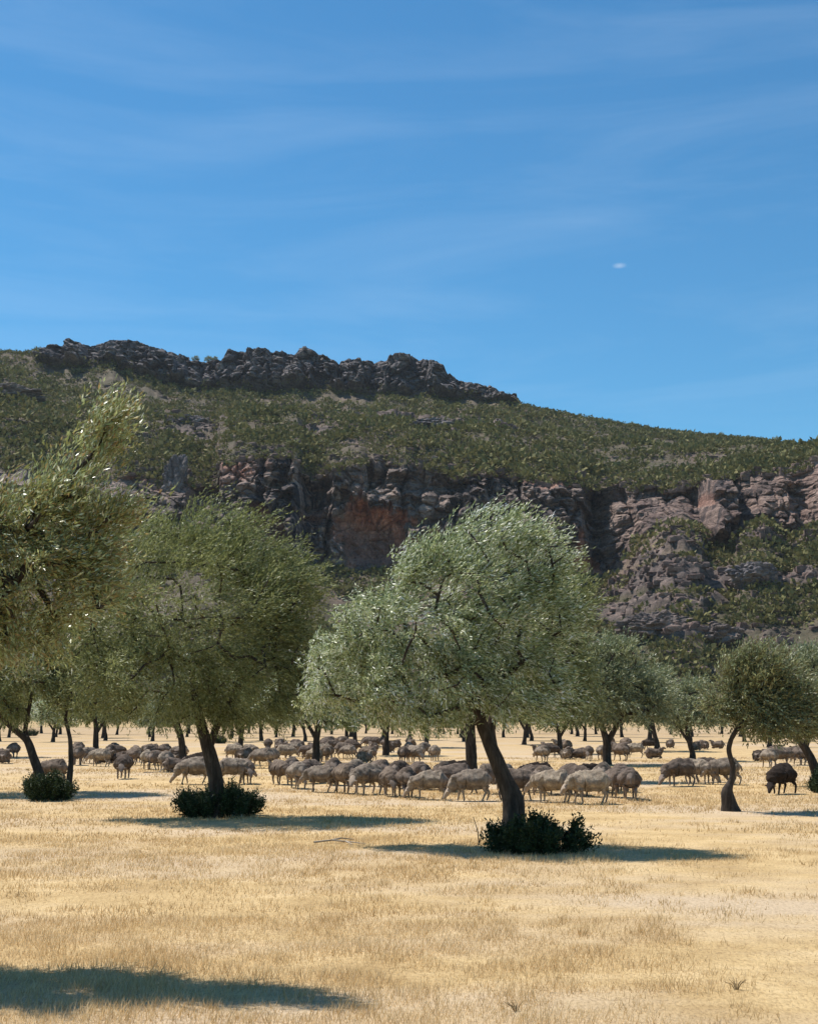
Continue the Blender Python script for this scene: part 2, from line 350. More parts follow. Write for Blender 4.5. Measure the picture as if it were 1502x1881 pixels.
# knots: (Y, py)
Yc = 450 + 10 * vnoise(p3(pxs / 260.0, 0.2), 4) - np.clip((pxs - 1100) / 400, 0, 1.5) * 40
K = [(240 * one, one * (HOR + F * EYE / 240) + 0.3), (300 * one, one * 1326.0), (Yc - 12, cb), (Yc, ct), (700 * one, gb), (712 * one, gt), (1500 * one, one * 1150)]
rows_Y = []; rows_py = []; seg_id = []
for si, (nm, nr) in enumerate(segs):
    t = np.linspace(0, 1, nr, endpoint=False)[:, None] if si < len(segs) - 1 else np.linspace(0, 1, nr)[:, None]
    Y0, p0 = K[si]; Y1, p1 = K[si + 1]
    Yr = Y0 + (Y1 - Y0) * t
    # interpolate heights linearly in world space (straight slopes)
    z0 = P(pxs, p0, Y0)[:, 2]; z1 = P(pxs, p1, Y1)[:, 2]
    zr = z0 + (z1 - z0) * t
    if nm == 'talus': zr = zr + 0 * t
    if nm == 'bench': zr = z0 + (z1 - z0) * (t + 0.06 * np.sin(t * 2 * pi) )
    # back to a column of constant azimuth
    rows_Y.append(np.broadcast_to(Yr, (nr, len(pxs)))); rows_py.append(zr); seg_id += [(si, float(a)) for a in t[:, 0]]
YY = np.concatenate(rows_Y); ZZ = np.concatenate(rows_py)
az = P(pxs, 900, 1.0)[:, 0]
XX = az[None, :] * YY
si = np.array([s for s, _ in seg_id])[:, None]; tt = np.array([t for _, t in seg_id])[:, None]
PX = np.broadcast_to(pxs[None, :], YY.shape)
def win(x, a, b, s): return np.clip((x - a) / s, 0, 1) * np.clip((b - x) / s, 0, 1)
Pw = np.stack([XX, YY, ZZ], -1)
st_ = np.cumsum([0] + [n for _, n in segs])
# slopes: lumps, terraces and rock bands
slope = (si == 1) | (si == 3)
env = np.where(slope, np.minimum(1, np.minimum(tt, 1 - tt) * 8), 0)
kk, _e = cells(p3(XX / 7, YY / 9, 0.4), 64)
lump = 5.0 * fbm(p3(XX / 60, YY / 45), 4, 2) + 1.4 * fbm(p3(XX / 9, YY / 7), 3, 8)
ZZ2 = ZZ + env * lump
terr = fbm(p3(XX / 55, ZZ / 3.5, YY / 80), 4, 12, 0.6)
rockband = np.clip((terr + 0.06) * 6, 0, 1) * np.where(si == 3, win(tt, 0.2, 0.72, 0.12) * win(PX, 250, 1000, 120) + 0.25 * win(tt, 0.05, 0.95, 0.1), 0)
rockband = np.maximum(rockband, np.where(si == 1, np.clip((terr + 0.05) * 5, 0, 1) * win(tt, 0.1, 0.95, 0.1) * win(PX, 1050, 2000, 90), 0))
ZZ2 = ZZ2 + rockband * (3.4 * (kk + 0.3) + 1.6 * fbm(p3(XX / 4, YY / 4, ZZ / 2), 3, 40))
# cliff and crag relief
def joints(x, w, s):
    i = np.floor(x / w); f = x / w - i
    off = (_h(i.astype(np.int64), i.astype(np.int64) * 0, i.astype(np.int64) * 0, s) - 0.5)
    crack = np.exp(-((np.minimum(f, 1 - f)) * 9) ** 2)
    return off, crack
rock = (si == 2) | (si == 4)
wx = XX + 2.5 * vnoise(p3(XX / 12, ZZ / 9, 1.0), 9)
o1, c1 = joints(wx, 13.0, 3); o2, c2 = joints(wx + 5, 5.3, 4)
strata = fbm(p3(XX / 40, ZZ / 2.4, 0.3), 3, 21, 0.6)
ledge = fbm(p3(XX / 25, ZZ / 6.5, 4.3), 3, 22, 0.5)
lumps = fbm(p3(XX / 11, YY / 11, ZZ / 8), 5, 23, 0.55)
wz = ZZ + 2.0 * vnoise(p3(XX / 14, ZZ / 14, 6.0), 19)
k1, e1 = cells(p3(wx / 10, 0.0, wz / 24), 60); k2, e2 = cells(p3(wx / 5.2, 0.3, wz / 5.0), 61); k3, e3 = cells(p3(wx / 2.2, 0.6, wz / 1.5), 62)
disp = 3.0 * o1 + 7.5 * k1 + 4.0 * k2 + 1.8 * k3 + 3.0 * np.exp(-(e1 * 8) ** 2) + 1.6 * np.exp(-(e2 * 7) ** 2) + 1.3 * strata + 2.0 * ledge + 2.8 * lumps
rec = interp(pxs, recess)[None, :]
wq = 55 * fbm(p3(PX / 40, tt * 4, 2.2), 4, 55); wt = 0.35 * fbm(p3(PX / 30, tt * 3, 7.2), 4, 56); PX0, tt0 = PX, tt; PX = PX + wq; tt = tt + wt
cave = np.sqrt(np.clip(1 - ((PX - 690) / 66) ** 2 - ((tt - 0.36) / 0.40) ** 2, 0, 1)) * 12 \
     + np.sqrt(np.clip(1 - ((PX - 805) / 34) ** 2 - ((tt - 0.18) / 0.30) ** 2, 0, 1)) * 8 \
     + np.sqrt(np.clip(1 - ((PX - 500) / 42) ** 2 - ((tt - 0.15) / 0.25) ** 2, 0, 1)) * 8 \
     + np.sqrt(np.clip(1 - ((PX - 1062) / 25) ** 2 - ((tt - 0.15) / 0.30) ** 2, 0, 1)) * 6 \
     + np.sqrt(np.clip(1 - ((PX - 1270) / 45) ** 2 - ((tt - 0.75) / 0.12) ** 2, 0, 1)) * 5
PX, tt = PX0, tt0; cave = np.where(si == 2, cave, 0)
left_soft = np.clip((PX - 150) / 90, 0.15, 1)
envr = np.minimum(1, np.minimum(tt * 6 + 0.15, (1 - tt) * 5 + 0.55))
hgt = np.clip((interp(pxs, cliff_base) - interp(pxs, cliff_top)) / 140.0, 0.3, 1.1)[None, :]
calm = 1 - 0.45 * np.clip(cave / 6, 0, 1)
d_cliff = (disp * calm * hgt + rec * envr + cave) * left_soft
d_cliff -= (1 - tt) * 3.0
q_ = tt * 5 + 1.6 * k1 + 1.4 * fbm(p3(XX / 22, YY / 22, 2.0), 3, 92); d_cliff += (np.floor(q_) + np.clip((q_ - np.floor(q_) - 0.75) / 0.25, 0, 1) - 2.5) * 2.0 * hgt * np.clip(1 - cave / 5, 0.1, 1)
o3, c3 = joints(wx * 0.7, 9.0, 8)
step = lambda q: np.floor(q) + np.clip((q - np.floor(q) - 0.7) / 0.3, 0, 1)
d_crag = (14.0 / 4 * step(tt * 4 + 1.2 * k1 + 0.8 * fbm(p3(XX / 18, YY / 18, 2.0), 3, 91)) + 1.5 * k2 + 1.2 * k3) * np.where(incl[None, :], 1, 0) + (1.2 * (disp * 0.8) + 7 * (o3 + 0.5) - 2 + 2.5 * k2) * np.where(np.broadcast_to(incl[None, :], PX.shape), 1, 0)
d_crag = d_crag - 13.0 * incl[None, :]
dY = np.where(si == 2, d_cliff * envr, 0) + np.where(si == 4, d_crag * np.minimum(1, tt * 5 + 0.1), 0)
for seg, rate in ((3, 6.0), (5, 12.0)):
    r0, r1 = st_[seg], st_[seg + 1]; dY[r0:r1] = dY[r0 - 1][None, :] * np.clip(1 - tt[r0:r1] * rate, 0, 1)
YY2 = YY + dY
ZZ2 = ZZ2 + np.where(si == 2, win(tt, 0.45, 2, 0.5) * (3.0 * o1 + 3.0 * k1 + 2.2 * k2), 0) + np.where((si == 4), tt * 2.2 * (k2 + k1) * np.where(incl[None, :], 1, 0), 0)
dZ = ZZ2 - ZZ
for seg, rate in ((3, 14.0), (5, 20.0)):
    r0, r1 = st_[seg], st_[seg + 1]; ZZ2[r0:r1] += dZ[r0 - 1][None, :] * np.clip(1 - tt[r0:r1] * rate, 0, 1)
XX2 = XX + np.where(rock, 1.2 * fbm(p3(XX / 5, ZZ / 5, 8.8), 3, 51), 0) * np.minimum(1, np.minimum(tt, 1 - tt) * 8)
ZZ2 = ZZ2 + np.where(si == 5, 1.5 * fbm(p3(XX / 9, YY / 9), 4, 61) * np.minimum(1, tt * 20), 0)
rust = np.clip(cave / 5, 0, 1) * np.clip(0.9 + 1.3 * fbm(p3(XX / 14, ZZ / 20, 3.1), 4, 78), 0.40, 1) * np.where(PX < 560, 0.5, 1) + np.where(si == 2, np.clip(fbm(p3(XX / 30, ZZ / 18, 1.1), 3, 71) * 2.4 - 0.7, 0, 0.6), 0)
rust = np.maximum(rust, np.where(si == 2, win(PX, 1120, 1700, 60) * 0.20, 0))
rust = np.where(slope, np.clip(rockband * 1.3, 0, 1), np.clip(rust * np.where(PX > 1130, 0.55, 1), 0, 1))
black = np.where(si == 2, np.clip(fbm(p3(XX / 22, ZZ / 40, 5.1), 3, 72) * 3 + 0.4, 0, 1) * (1 - 0.8 * np.clip(cave / 6, 0, 1)), 0.35)
black = black * np.where((si == 2) & (PX > 1130), 0.85, 1)
Vall = np.stack([XX2, YY2, ZZ2], -1)
nc = len(pxs)
straw = np.where(si == 0, 1.0, np.where(si == 1, np.clip(1 - tt * 9, 0, 1), 0)) * np.ones_like(PX)
def part_mesh(name, r0, r1, mat, smooth):
    r1 = min(r1 + 1, Vall.shape[0]); sub = Vall[r0:r1]
    i = np.arange(nc - 1)[None, :] + np.arange(r1 - r0 - 1)[:, None] * nc
    Fc = np.stack([i, i + 1, i + nc + 1, i + nc], -1).reshape(-1, 4)
    return sub, mesh(name, sub, Fc, mat, smooth, {'rust': rust[r0:r1], 'black': (black * np.ones_like(PX))[r0:r1], 'straw': straw[r0:r1]})
st = np.cumsum([0] + [n for _, n in segs])
for nm, a, b, mat in (('hillside', 0, 2, 'hill'), ('cliff', 2, 3, 'cliff'), ('upper_hillside', 3, 4, 'hill'), ('summit_crag', 4, 5, 'crag'), ('far_hillside', 5, 6, 'hill')):
    sub, m_ = part_mesh(nm, st[a], st[b], M[mat], nm.endswith('hillside'))
    tag(link(nm, m_), kind='structure')

# ---------------------------------------------------------------- leaf clouds
def quads(c, d, nrm, L, W):
    """elongated leaf faces: centre base c, direction d, normal nrm"""
    s = norm(np.cross(d, nrm)); L = L[:, None]; W = W[:, None]
    V = np.stack([c, c + d * L * 0.45 + s * W * 0.5, c + d * L, c + d * L * 0.45 - s * W * 0.5], 1)
    n = len(c); Fc = np.arange(n * 4).reshape(n, 4)
    return V.reshape(-1, 3), Fc

def rdir(rng, n):
    v = rng.normal(size=(n, 3)); return norm(v)

# scrub on the hill: thousands of bushes, one mass
def scrub():
    rng = np.random.default_rng(11)
    cs = []; rs = []
    for (a, b, n, lo, hi) in ((1, 2, 15000, 0.5, 3.3), (3, 4, 24000, 0.7, 4.0)):
        sub = Vall[st[a]:st[b]]; rb = rockband[st[a]:st[b]]
        # sample by area: rows uniform in distance, columns uniform in px
        r = rng.integers(0 if a == 3 else 14, sub.shape[0] - 2, n); c = rng.integers(0, nc, n)
        p = sub[r, c]; px = pxs[c]
        dens = fbm(p3(p[:, 0] / 34, p[:, 1] / 22), 5, 90 + a, 0.65)
        keep = (dens > (-0.20 if a == 3 else -0.08) + 1.0 * (rb[r, c] > 0.35)) & (px > -260) & (px < 1760)
        p = p[keep]; cs.append(p)
        sz = lo + (hi - lo) * rng.random(len(p)) ** 2.6 * (0.9 + 0.7 * dens[keep])
        rs.append(sz)
    cc = np.nonzero((pxs > 958) | (pxs < 60))[0]; c = rng.choice(cc, 2600); rr = st[4] + 0 * c + rng.integers(0, segs[4][1] + 4, 2600)
    p = Vall[rr, c]; k_ = (pxs[c] > -260) & (pxs[c] < 1760); cs.append(p[k_]); rs.append(0.7 + 1.5 * rng.random(k_.sum()) ** 2.5)
    cc = np.nonzero((pxs > 235) & (pxs < 1760))[0]; c = rng.choice(cc, 3000); p = Vall[st[3] + (rng.random(3000) ** 1.5 * 45).astype(int), c]; cs.append(p); rs.append(0.4 + 1.7 * rng.random(3000) ** 2.2)
    cc = np.nonzero(incl)[0]; c = rng.choice(cc, 420); p = Vall[st[4] + (rng.random(420) ** 2 * 14).astype(int) - 2, c]; cs.append(p); rs.append(0.7 + 1.6 * rng.random(420) ** 2)
    # a thicker belt of taller bushes below the cliff and in its gullies
    c = rng.integers(0, nc, 700); tq = rng.random(700) ** 1.5
    sub = Vall[st[1]:st[2]]; rr = (sub.shape[0] - 2 - tq * 26).astype(int)
    cs.append(sub[rr, c]); rs.append(1.4 + 2.0 * rng.random(700))
    p = np.concatenate(cs); R = np.concatenate(rs)
    n = len(p); k = 20
    C = np.repeat(p, k, 0); RR = np.repeat(R, k)
    u = rdir(rng, n * k); u[:, 2] = np.abs(u[:, 2]) * 1.0 - 0.15
    rad = (0.55 + 0.5 * rng.random(n * k))[:, None]
    pos = C + u * rad * RR[:, None] * np.array([1.0, 1.0, 0.85])
    d = norm(u + 0.8 * rdir(rng, n * k)); nn = rdir(rng, n * k)
    V, Fc = quads(pos, d, nn, RR * (0.40 + 0.3 * rng.random(n * k)), RR * (0.28 + 0.22 * rng.random(n * k)))
    o = link('hillside_scrub', mesh('hillside_scrub', V, Fc, M['scrub']))
    tag(o, 'low olive green scrub covering the rocky hillside', 'scrub', kind='stuff')
    print('scrub', len(Fc))
scrub()

# ---------------------------------------------------------------- trees
def tube_seg(a, b, ra, rb, sides):
    d = norm(b - a); up = np.where(np.abs(d[:, 2:3]) > 0.9, np.array([[1.0, 0, 0]]), np.array([[0, 0, 1.0]]))
    s = norm(np.cross(d, up)); t = np.cross(d, s)
    ang = np.linspace(0, 2 * pi, sides, endpoint=False)
    ring = s[:, None, :] * np.cos(ang)[None, :, None] + t[:, None, :] * np.sin(ang)[None, :, None]
    A = a[:, None, :] + ring * ra[:, None, None]; B = b[:, None, :] + ring * rb[:, None, None]
    V = np.concatenate([A, B], 1); n = len(a)
    i = np.arange(sides); j = (i + 1) % sides
    f = np.stack([i, j, j + sides, i + sides], -1)
    Fc = (f[None] + (np.arange(n) * 2 * sides)[:, None, None]).reshape(-1, 4)
    return V.reshape(-1, 3), Fc

def trunk_tube(path, radii, sides=14, seed=0, step=0.06, gn=0.16):
    path = np.array(path, float); radii = np.array(radii, float)
    seg = np.linalg.norm(np.diff(path, axis=0), axis=1); s = np.concatenate([[0], np.cumsum(seg)])
    n = max(6, int(s[-1] / step)); q = np.linspace(0, s[-1], n)
    # smooth the polyline
    pp = np.stack([np.interp(q, s, path[:, i]) for i in range(3)], -1); rr = np.interp(q, s, radii)
    for _ in range(3):
        pp[1:-1] = (pp[:-2] + 2 * pp[1:-1] + pp[2:]) / 4; rr[1:-1] = (rr[:-2] + 2 * rr[1:-1] + rr[2:]) / 4
    ang = np.linspace(0, 2 * pi, sides, endpoint=False)
    d = norm(np.gradient(pp, axis=0)); ref = np.array([0, 1.0, 0]); sx = norm(np.cross(d, ref)); sy = np.cross(d, sx)
    V = pp[:, None, :] + 0
    nz = 1 + gn * fbm(p3(np.cos(ang)[None, :] * 1.6 + 0 * q[:, None], np.sin(ang)[None, :] * 1.6 + 0 * q[:, None], q[:, None] * 2.2 + seed), 3, seed) * 2
    V = pp[:, None, :] + (sx[:, None, :] * np.cos(ang)[None, :, None] + sy[:, None, :] * np.sin(ang)[None, :, None]) * (rr[:, None] * nz)[..., None]
    i = np.arange(sides); j = (i + 1) % sides
    Fc = np.concatenate([np.stack([i + k * sides, j + k * sides, j + (k + 1) * sides, i + (k + 1) * sides], -1) for k in range(n - 1)])
    return V.reshape(-1, 3), Fc, pp, rr

def join(parts):
    V = []; Fc = []; o = 0
    for v, f in parts:
        V.append(v.reshape(-1, 3)); Fc.append(f + o); o += len(v.reshape(-1, 3))
    return np.concatenate(V), np.concatenate(Fc)

def make_tree(trunks, blobs, seed, n_clump, twigs, leaves, leaf, twig_len, wind, zmin, clump_r, leafm, lim_r=0.06, inner=0.35, extra=None):
    """trunks: list of (path, radii); blobs: (centre, radii) ellipsoids. returns (trunk mesh, crown mesh), in the coordinates of the paths"""
    rng = np.random.default_rng(seed)
    vol = np.array([np.prod(r) ** 0.62 for _, r in blobs]); pr = vol / vol.sum()
    bc = np.array([c for c, _ in blobs], float); br = np.array([r for _, r in blobs], float)
    def inside(p, sc=1.0):
        return (((p[:, None, :] - bc[None]) / (br[None] * sc)) ** 2).sum(-1).min(1)
    cand = []
    while sum(len(c) for c in cand) < n_clump:
        k = rng.choice(len(blobs), n_clump, p=pr); u = rdir(rng, n_clump)
        rad = np.where(rng.random(n_clump) < inner, rng.random(n_clump) * 0.8, 0.70 + 0.24 * rng.random(n_clump))
        p = bc[k] + u * br[k] * rad[:, None]
        ins = inside(p, 0.62)
        keep = (p[:, 2] > zmin + clump_r * 0.35) & ((ins > 1) | (rng.random(n_clump) < 0.25))
        cand.append(p[keep])
    cl = np.concatenate(cand)[:n_clump]
    cen = bc.mean(0)
    # branches
    parts = []; nodes = []; rads = []
    for ti, (path, radii) in enumerate(trunks):
        v, f, pp, rr = trunk_tube(path, radii, 16, seed + ti); parts.append((v, f))
        m_ = len(pp) * 2 // 3
        for q in range(m_, len(pp), 3): nodes.append(pp[q]); rads.append(rr[q])
    nT = len(nodes); nodes = [np.array(x) for x in nodes]; parent = [-1] * nT
    top = nodes[-1]
    order = np.argsort(np.linalg.norm(cl - top, axis=1))
    use = order[:: max(1, len(order) // 170)]
    N = np.array(nodes)
    for ci in use:
        t = cl[ci]; D = np.linalg.norm(N - t, axis=1) + 0.0
        b = int(np.argmin(D + 0.35 * np.linalg.norm(N - top, axis=1) * 0.3)); a = N[b]
        L = np.linalg.norm(t - a)
        if L < 0.12: continue
        k = max(1, int(L / 0.22)); mid = []
        off = rdir(rng, 1)[0] * L * 0.10 + np.array([0, 0, 0.08 * L])
        for q in range(1, k + 1):
            s = q / k; pt = a + (t - a) * s + off * sin(pi * s) + rng.normal(size=3) * 0.025
            parent.append(b if q == 1 else len(N) + len(mid) - 1); mid.append(pt)
        N = np.concatenate([N, np.array(mid)])
    cnt = np.ones(len(N))
    for i in range(len(N) - 1, nT - 1, -1):
        if parent[i] >= 0: cnt[parent[i]] += cnt[i] * 0.9
    R = lim_r * (cnt / cnt[nT:].max()) ** 0.5 + 0.004
    idx = np.arange(nT, len(N)); par = np.array([parent[i] for i in idx])
    ra = np.minimum(R[par], R[idx] * 1.35); 
    parts.append(tube_seg(N[par], N[idx], ra, R[idx], 6))
    V, Fc = join(parts); tm = mesh('trunk', V, Fc, M['bark'], True)
    # leaves: clump > twig > leaf
    nt = n_clump * twigs; C = np.repeat(cl, twigs, 0)
    g = rng.normal(size=(nt, 3)) * clump_r * np.array([0.55, 0.55, 0.5]); base = C + g
    out = norm(base - (cen + (C - cen) * 0.55)); wv = np.array(wind); cdir = np.repeat(rdir(rng, n_clump), twigs, 0)
    hfac = np.clip((base[:, 2] - zmin) / (cl[:, 2].max() - zmin + 1e-6), 0, 1)[:, None]
    td = norm(out * 0.42 + wv * (0.18 + 0.75 * hfac) + 0.42 * cdir + 0.30 * rdir(rng, nt) + np.array([0, 0, -0.35]) * (1 - hfac)); base = base - td * (twig_len * 0.4)
    tl = twig_len * (0.6 + 0.8 * rng.random(nt))
    n = nt * leaves
    s = np.tile(np.linspace(0.05, 1.0, leaves), nt) ; TD = np.repeat(td, leaves, 0); TL = np.repeat(tl, leaves)
    bend = np.array([wv[0], wv[1], 0]) * 0.25
    pos = np.repeat(base, leaves, 0) + TD * (TL * s)[:, None] + bend * (TL * s ** 2)[:, None] + rng.normal(size=(n, 3)) * 0.012
    ld = norm(TD + 0.65 * rdir(rng, n) + 0.2 * wv)
    nn = norm(rdir(rng, n) + np.array([-0.2, -0.1, 0.55]))
    L = leaf[0] * (0.6 + 0.7 * rng.random(n)); W = leaf[1] * (0.7 + 0.6 * rng.random(n))
    keep = pos[:, 2] > zmin + 0.10 * vnoise(pos * 2.2, 7)
    V, Fc = quads(pos[keep], ld[keep], nn[keep], L[keep], W[keep])
    return tm, mesh('crown', V, Fc, leafm)

def px_tree(label, Y, base, trunk_px, blobs_px, seed, n_clump, twigs, leaves, leaf, twig_len, wind, leafm, zmin, clump_r, lim_r=0.06, group=None, dscale=1.0, inner=0.35):
    """a tree measured off the photograph: pixels become metres at its own distance"""
    b = P(base[0], base[1], Y); b[2] = gh(b[0], b[1])
    tr = []
    for tp in trunk_px:
        path = []; rad = []
        for k, (px, py, dy, r) in enumerate(tp):
            q = P(px, py, Y + dy)
            path.append(q - b); rad.append(r)
        if abs(tp[0][1] - base[1]) < 9: path[0][2] = -0.08
        tr.append((path, rad))
    bl = []
    for (px, py, rx, ry, dy) in blobs_px:
        c = P(px, py, Y + dy) - b; bl.append((c, np.array([rx / F * Y, rx / F * Y * dscale, ry / F * Y])))
    tm, cm = make_tree(tr, bl, seed, n_clump, twigs, leaves, leaf, twig_len, wind, zmin, clump_r, leafm, lim_r, inner)
    e = empty('tree', tuple(b)); link('trunk', tm, e); link('crown', cm, e)
    tag(e, label, 'tree', group)
    return e, tm, cm

WIND = (0.75, 0.0, 0.45)
# big silvery tree right of centre
Y3 = gdist(1556)
px_tree('large silvery tree with leaning trunk above the dark leafy shrub, wind swept leaves', Y3, (945, 1556),
    [[(946, 1560, 0, 0.30), (945, 1545, 0, 0.20), (944, 1510, 0, 0.15), (944, 1472, 0, 0.145), (928, 1436, 0, 0.105), (907, 1385, 0, 0.095), (884, 1330, 0.1, 0.085), (868, 1270, 0.1, 0.07)],
     [(930, 1450, 0, 0.06), (912, 1400, 0.1, 0.055), (900, 1340, 0.25, 0.06), (915, 1260, 0.4, 0.05)]],
    [(885, 998, 70, 62, 0), (905, 960, 42, 30, 0), (965, 1045, 85, 78, 0.2), (775, 1045, 55, 58, -0.2), (800, 1120, 135, 100, -0.4), (955, 1150, 110, 105, 0.1), (690, 1165, 80, 72, 0), (640, 1235, 85, 70, 0.2), (770, 1255, 125, 78, -0.4), (920, 1255, 125, 80, -0.2), (585, 1265, 45, 50, 0.1), (1010, 1100, 48, 55, 0)],
    3, 330, 18, 17, (0.070, 0.0165), 0.33, WIND, M['leaf_silver'], 1.50, 0.18, 0.055, dscale=0.95, inner=0.22)
# rounder green tree left of centre
Y2 = gdist(1501)
px_tree('broad olive green tree with single stout trunk rising from a black shrub', Y2, (398, 1501),
    [[(400, 1505, 0, 0.27), (399, 1480, 0, 0.155), (396, 1430, 0, 0.135), (386, 1385, 0, 0.125), (374, 1345, 0, 0.095), (360, 1290, 0, 0.08), (355, 1230, 0, 0.07)],
     [(386, 1370, 0, 0.075), (400, 1330, 0.1, 0.07), (430, 1280, 0.2, 0.07), (455, 1210, 0.2, 0.05)]],
    [(385, 985, 80, 72, 0), (455, 1010, 75, 62, 0.2), (290, 1035, 95, 75, 0), (370, 1110, 170, 120, -0.5), (215, 1150, 80, 95, 0.1), (190, 1240, 70, 70, 0.1), (515, 1095, 70, 95, 0.1), (545, 1180, 50, 80, 0), (290, 1255, 130, 72, -0.4), (450, 1255, 115, 78, -0.2), (560, 1060, 25, 35, 0), (130, 1180, 40, 50, 0.4)],
    4, 470, 16, 15, (0.080, 0.0175), 0.40, (0.62, 0, 0.42), M['leaf_green'], 1.42, 0.27, 0.055, dscale=0.95, inner=0.22)
# near tree, trunk out of frame on the left, top of its crown and its shade in the picture
YN = 10.0
px_tree('near sage and rust leaved tree rising highest at the left edge, white shining leaf tips', YN, (-292, 1750),
    [[(-292, 1750, 0, 0.28), (-290, 1600, 0, 0.2), (-270, 1400, 0, 0.17), (-240, 1250, 0, 0.14), (-200, 1100, 0, 0.09)],
     [(-270, 1390, 0, 0.12), (-200, 1280, 0, 0.09), (-80, 1170, 0, 0.06), (0, 1100, 0, 0.045), (60, 1030, 0, 0.03)]],
    [(-340, 1040, 210, 190, 0), (-130, 1070, 160, 150, 0), (20, 1060, 120, 115, 0), (120, 970, 75, 80, 0), (150, 880, 46, 60, 0), (165, 840, 30, 40, 0), (185, 795, 26, 42, 0), (205, 780, 16, 20, 0), (-40, 960, 80, 50, 0), (70, 905, 42, 40, 0), (165, 1080, 45, 80, 0), (20, 1130, 120, 70, 0), (195, 960, 28, 45, 0)],
    5, 340, 19, 14, (0.054, 0.0135), 0.24, (0.5, 0.0, 0.75), M['leaf_near'], 1.95, 0.14, 0.05, dscale=1.0, inner=0.2)
# two-trunked tree behind it
Y1 = gdist(1456)
px_tree('forked thin trunked tree at far left with black shrub between its trunks', Y1, (80, 1456),
    [[(80, 1460, 0, 0.16), (74, 1425, 0, 0.115), (62, 1390, 0, 0.10), (50, 1358, 0, 0.09), (15, 1330, 0, 0.06), (-20, 1290, 0, 0.04)],
     [(58, 1372, 0, 0.07), (46, 1345, 0.1, 0.06), (52, 1310, 0.2, 0.05), (60, 1270, 0.2, 0.035)],
     [(126, 1450, 0.2, 0.09), (131, 1400, 0.2, 0.06), (129, 1355, 0.2, 0.05), (120, 1320, 0.2, 0.04), (130, 1280, 0.2, 0.03)]],
    [(30, 1240, 110, 82, 0), (135, 1255, 75, 70, 0.2), (-50, 1235, 90, 85, 0), (110, 1180, 70, 60, 0.3)],
    6, 170, 20, 13, (0.10, 0.026), 0.38, (0.5, 0, 0.2), M['leaf_green'], 1.40, 0.36, 0.06)
# dark trunked tree hidden behind the big silvery one
Y3b = gdist(1434)
px_tree('black trunked tree standing close behind the silvery tree, yellow green at its right edge', Y3b, (866, 1434),
    [[(866, 1438, 0, 0.26), (866, 1410, 0, 0.18), (864, 1370, 0, 0.17), (862, 1330, 0, 0.15), (880, 1270, 0, 0.1)]],
    [(900, 1215, 120, 105, 0), (1000, 1190, 85, 110, 0), (1045, 1110, 42, 50, 0), (1040, 1240, 50, 75, 0)],
    7, 220, 18, 12, (0.12, 0.032), 0.40, (0.4, 0, 0.3), M['leaf_green'], 1.30, 0.40, 0.09)
Y4 = gdist(1404)
px_tree('rounded blue green tree right of the silvery tree, dark gaps in its crown', Y4, (1115, 1404),
    [[(1115, 1407, 0, 0.20), (1115, 1385, 0, 0.16), (1113, 1360, 0, 0.15), (1105, 1335, 0, 0.10), (1085, 1310, 0, 0.07)],
     [(1114, 1365, 0, 0.12), (1128, 1340, 0, 0.10), (1145, 1310, 0, 0.06)]],
    [(1130, 1225, 62, 48, 0), (1090, 1250, 48, 50, 0), (1178, 1275, 52, 55, 0), (1130, 1285, 85, 48, -0.5)],
    8, 150, 18, 11, (0.14, 0.042), 0.42, (0.35, 0, 0.25), M['leaf_mid'], 1.35, 0.42, 0.09)
Y5 = gdist(1491)
px_tree('crooked tree with charred flaring stump and thin bent stem near the right edge', Y5, (1341, 1491),
    [[(1343, 1494, 0, 0.21), (1338, 1478, 0, 0.135), (1333, 1456, 0, 0.115), (1334, 1448, 0, 0.10), (1341, 1440, 0, 0.055), (1346, 1410, 0, 0.05), (1336, 1375, 0, 0.047), (1347, 1345, 0, 0.038), (1370, 1315, 0, 0.035)],
     [(1340, 1362, 0, 0.035), (1360, 1330, 0.1, 0.034), (1400, 1318, 0.3, 0.04), (1430, 1290, 0.3, 0.03)]],
    [(1390, 1222, 50, 22, 0), (1345, 1248, 30, 24, 0), (1325, 1292, 24, 26, 0), (1400, 1270, 60, 38, 0), (1455, 1280, 50, 40, 0.3), (1425, 1325, 60, 24, 0), (1480, 1335, 35, 20, 0.2), (1365, 1310, 30, 18, 0)],
    9, 190, 17, 13, (0.085, 0.024), 0.34, (0.35, 0, 0.3), M['leaf_brown'], 1.28, 0.20, 0.04, inner=0.25)
Y6 = gdist(1446)
px_tree('tree cut by the right edge with dark trunk leaning left over a low shrub', Y6, (1508, 1446),
    [[(1508, 1450, 0, 0.2), (1500, 1425, 0, 0.13), (1490, 1395, 0, 0.11), (1474, 1368, 0, 0.10), (1450, 1340, 0, 0.07), (1420, 1310, 0, 0.04)],
     [(1478, 1372, 0, 0.08), (1490, 1335, 0, 0.06), (1510, 1290, 0, 0.04)]],
    [(1500, 1245, 75, 52, 0), (1445, 1235, 50, 38, 0), (1570, 1270, 70, 60, 0), (1470, 1300, 75, 48, 0), (1540, 1310, 60, 40, 0)],
    10, 180, 18, 12, (0.11, 0.03), 0.36, (0.3, 0, 0.2), M['leaf_mid'], 1.30, 0.36, 0.07)

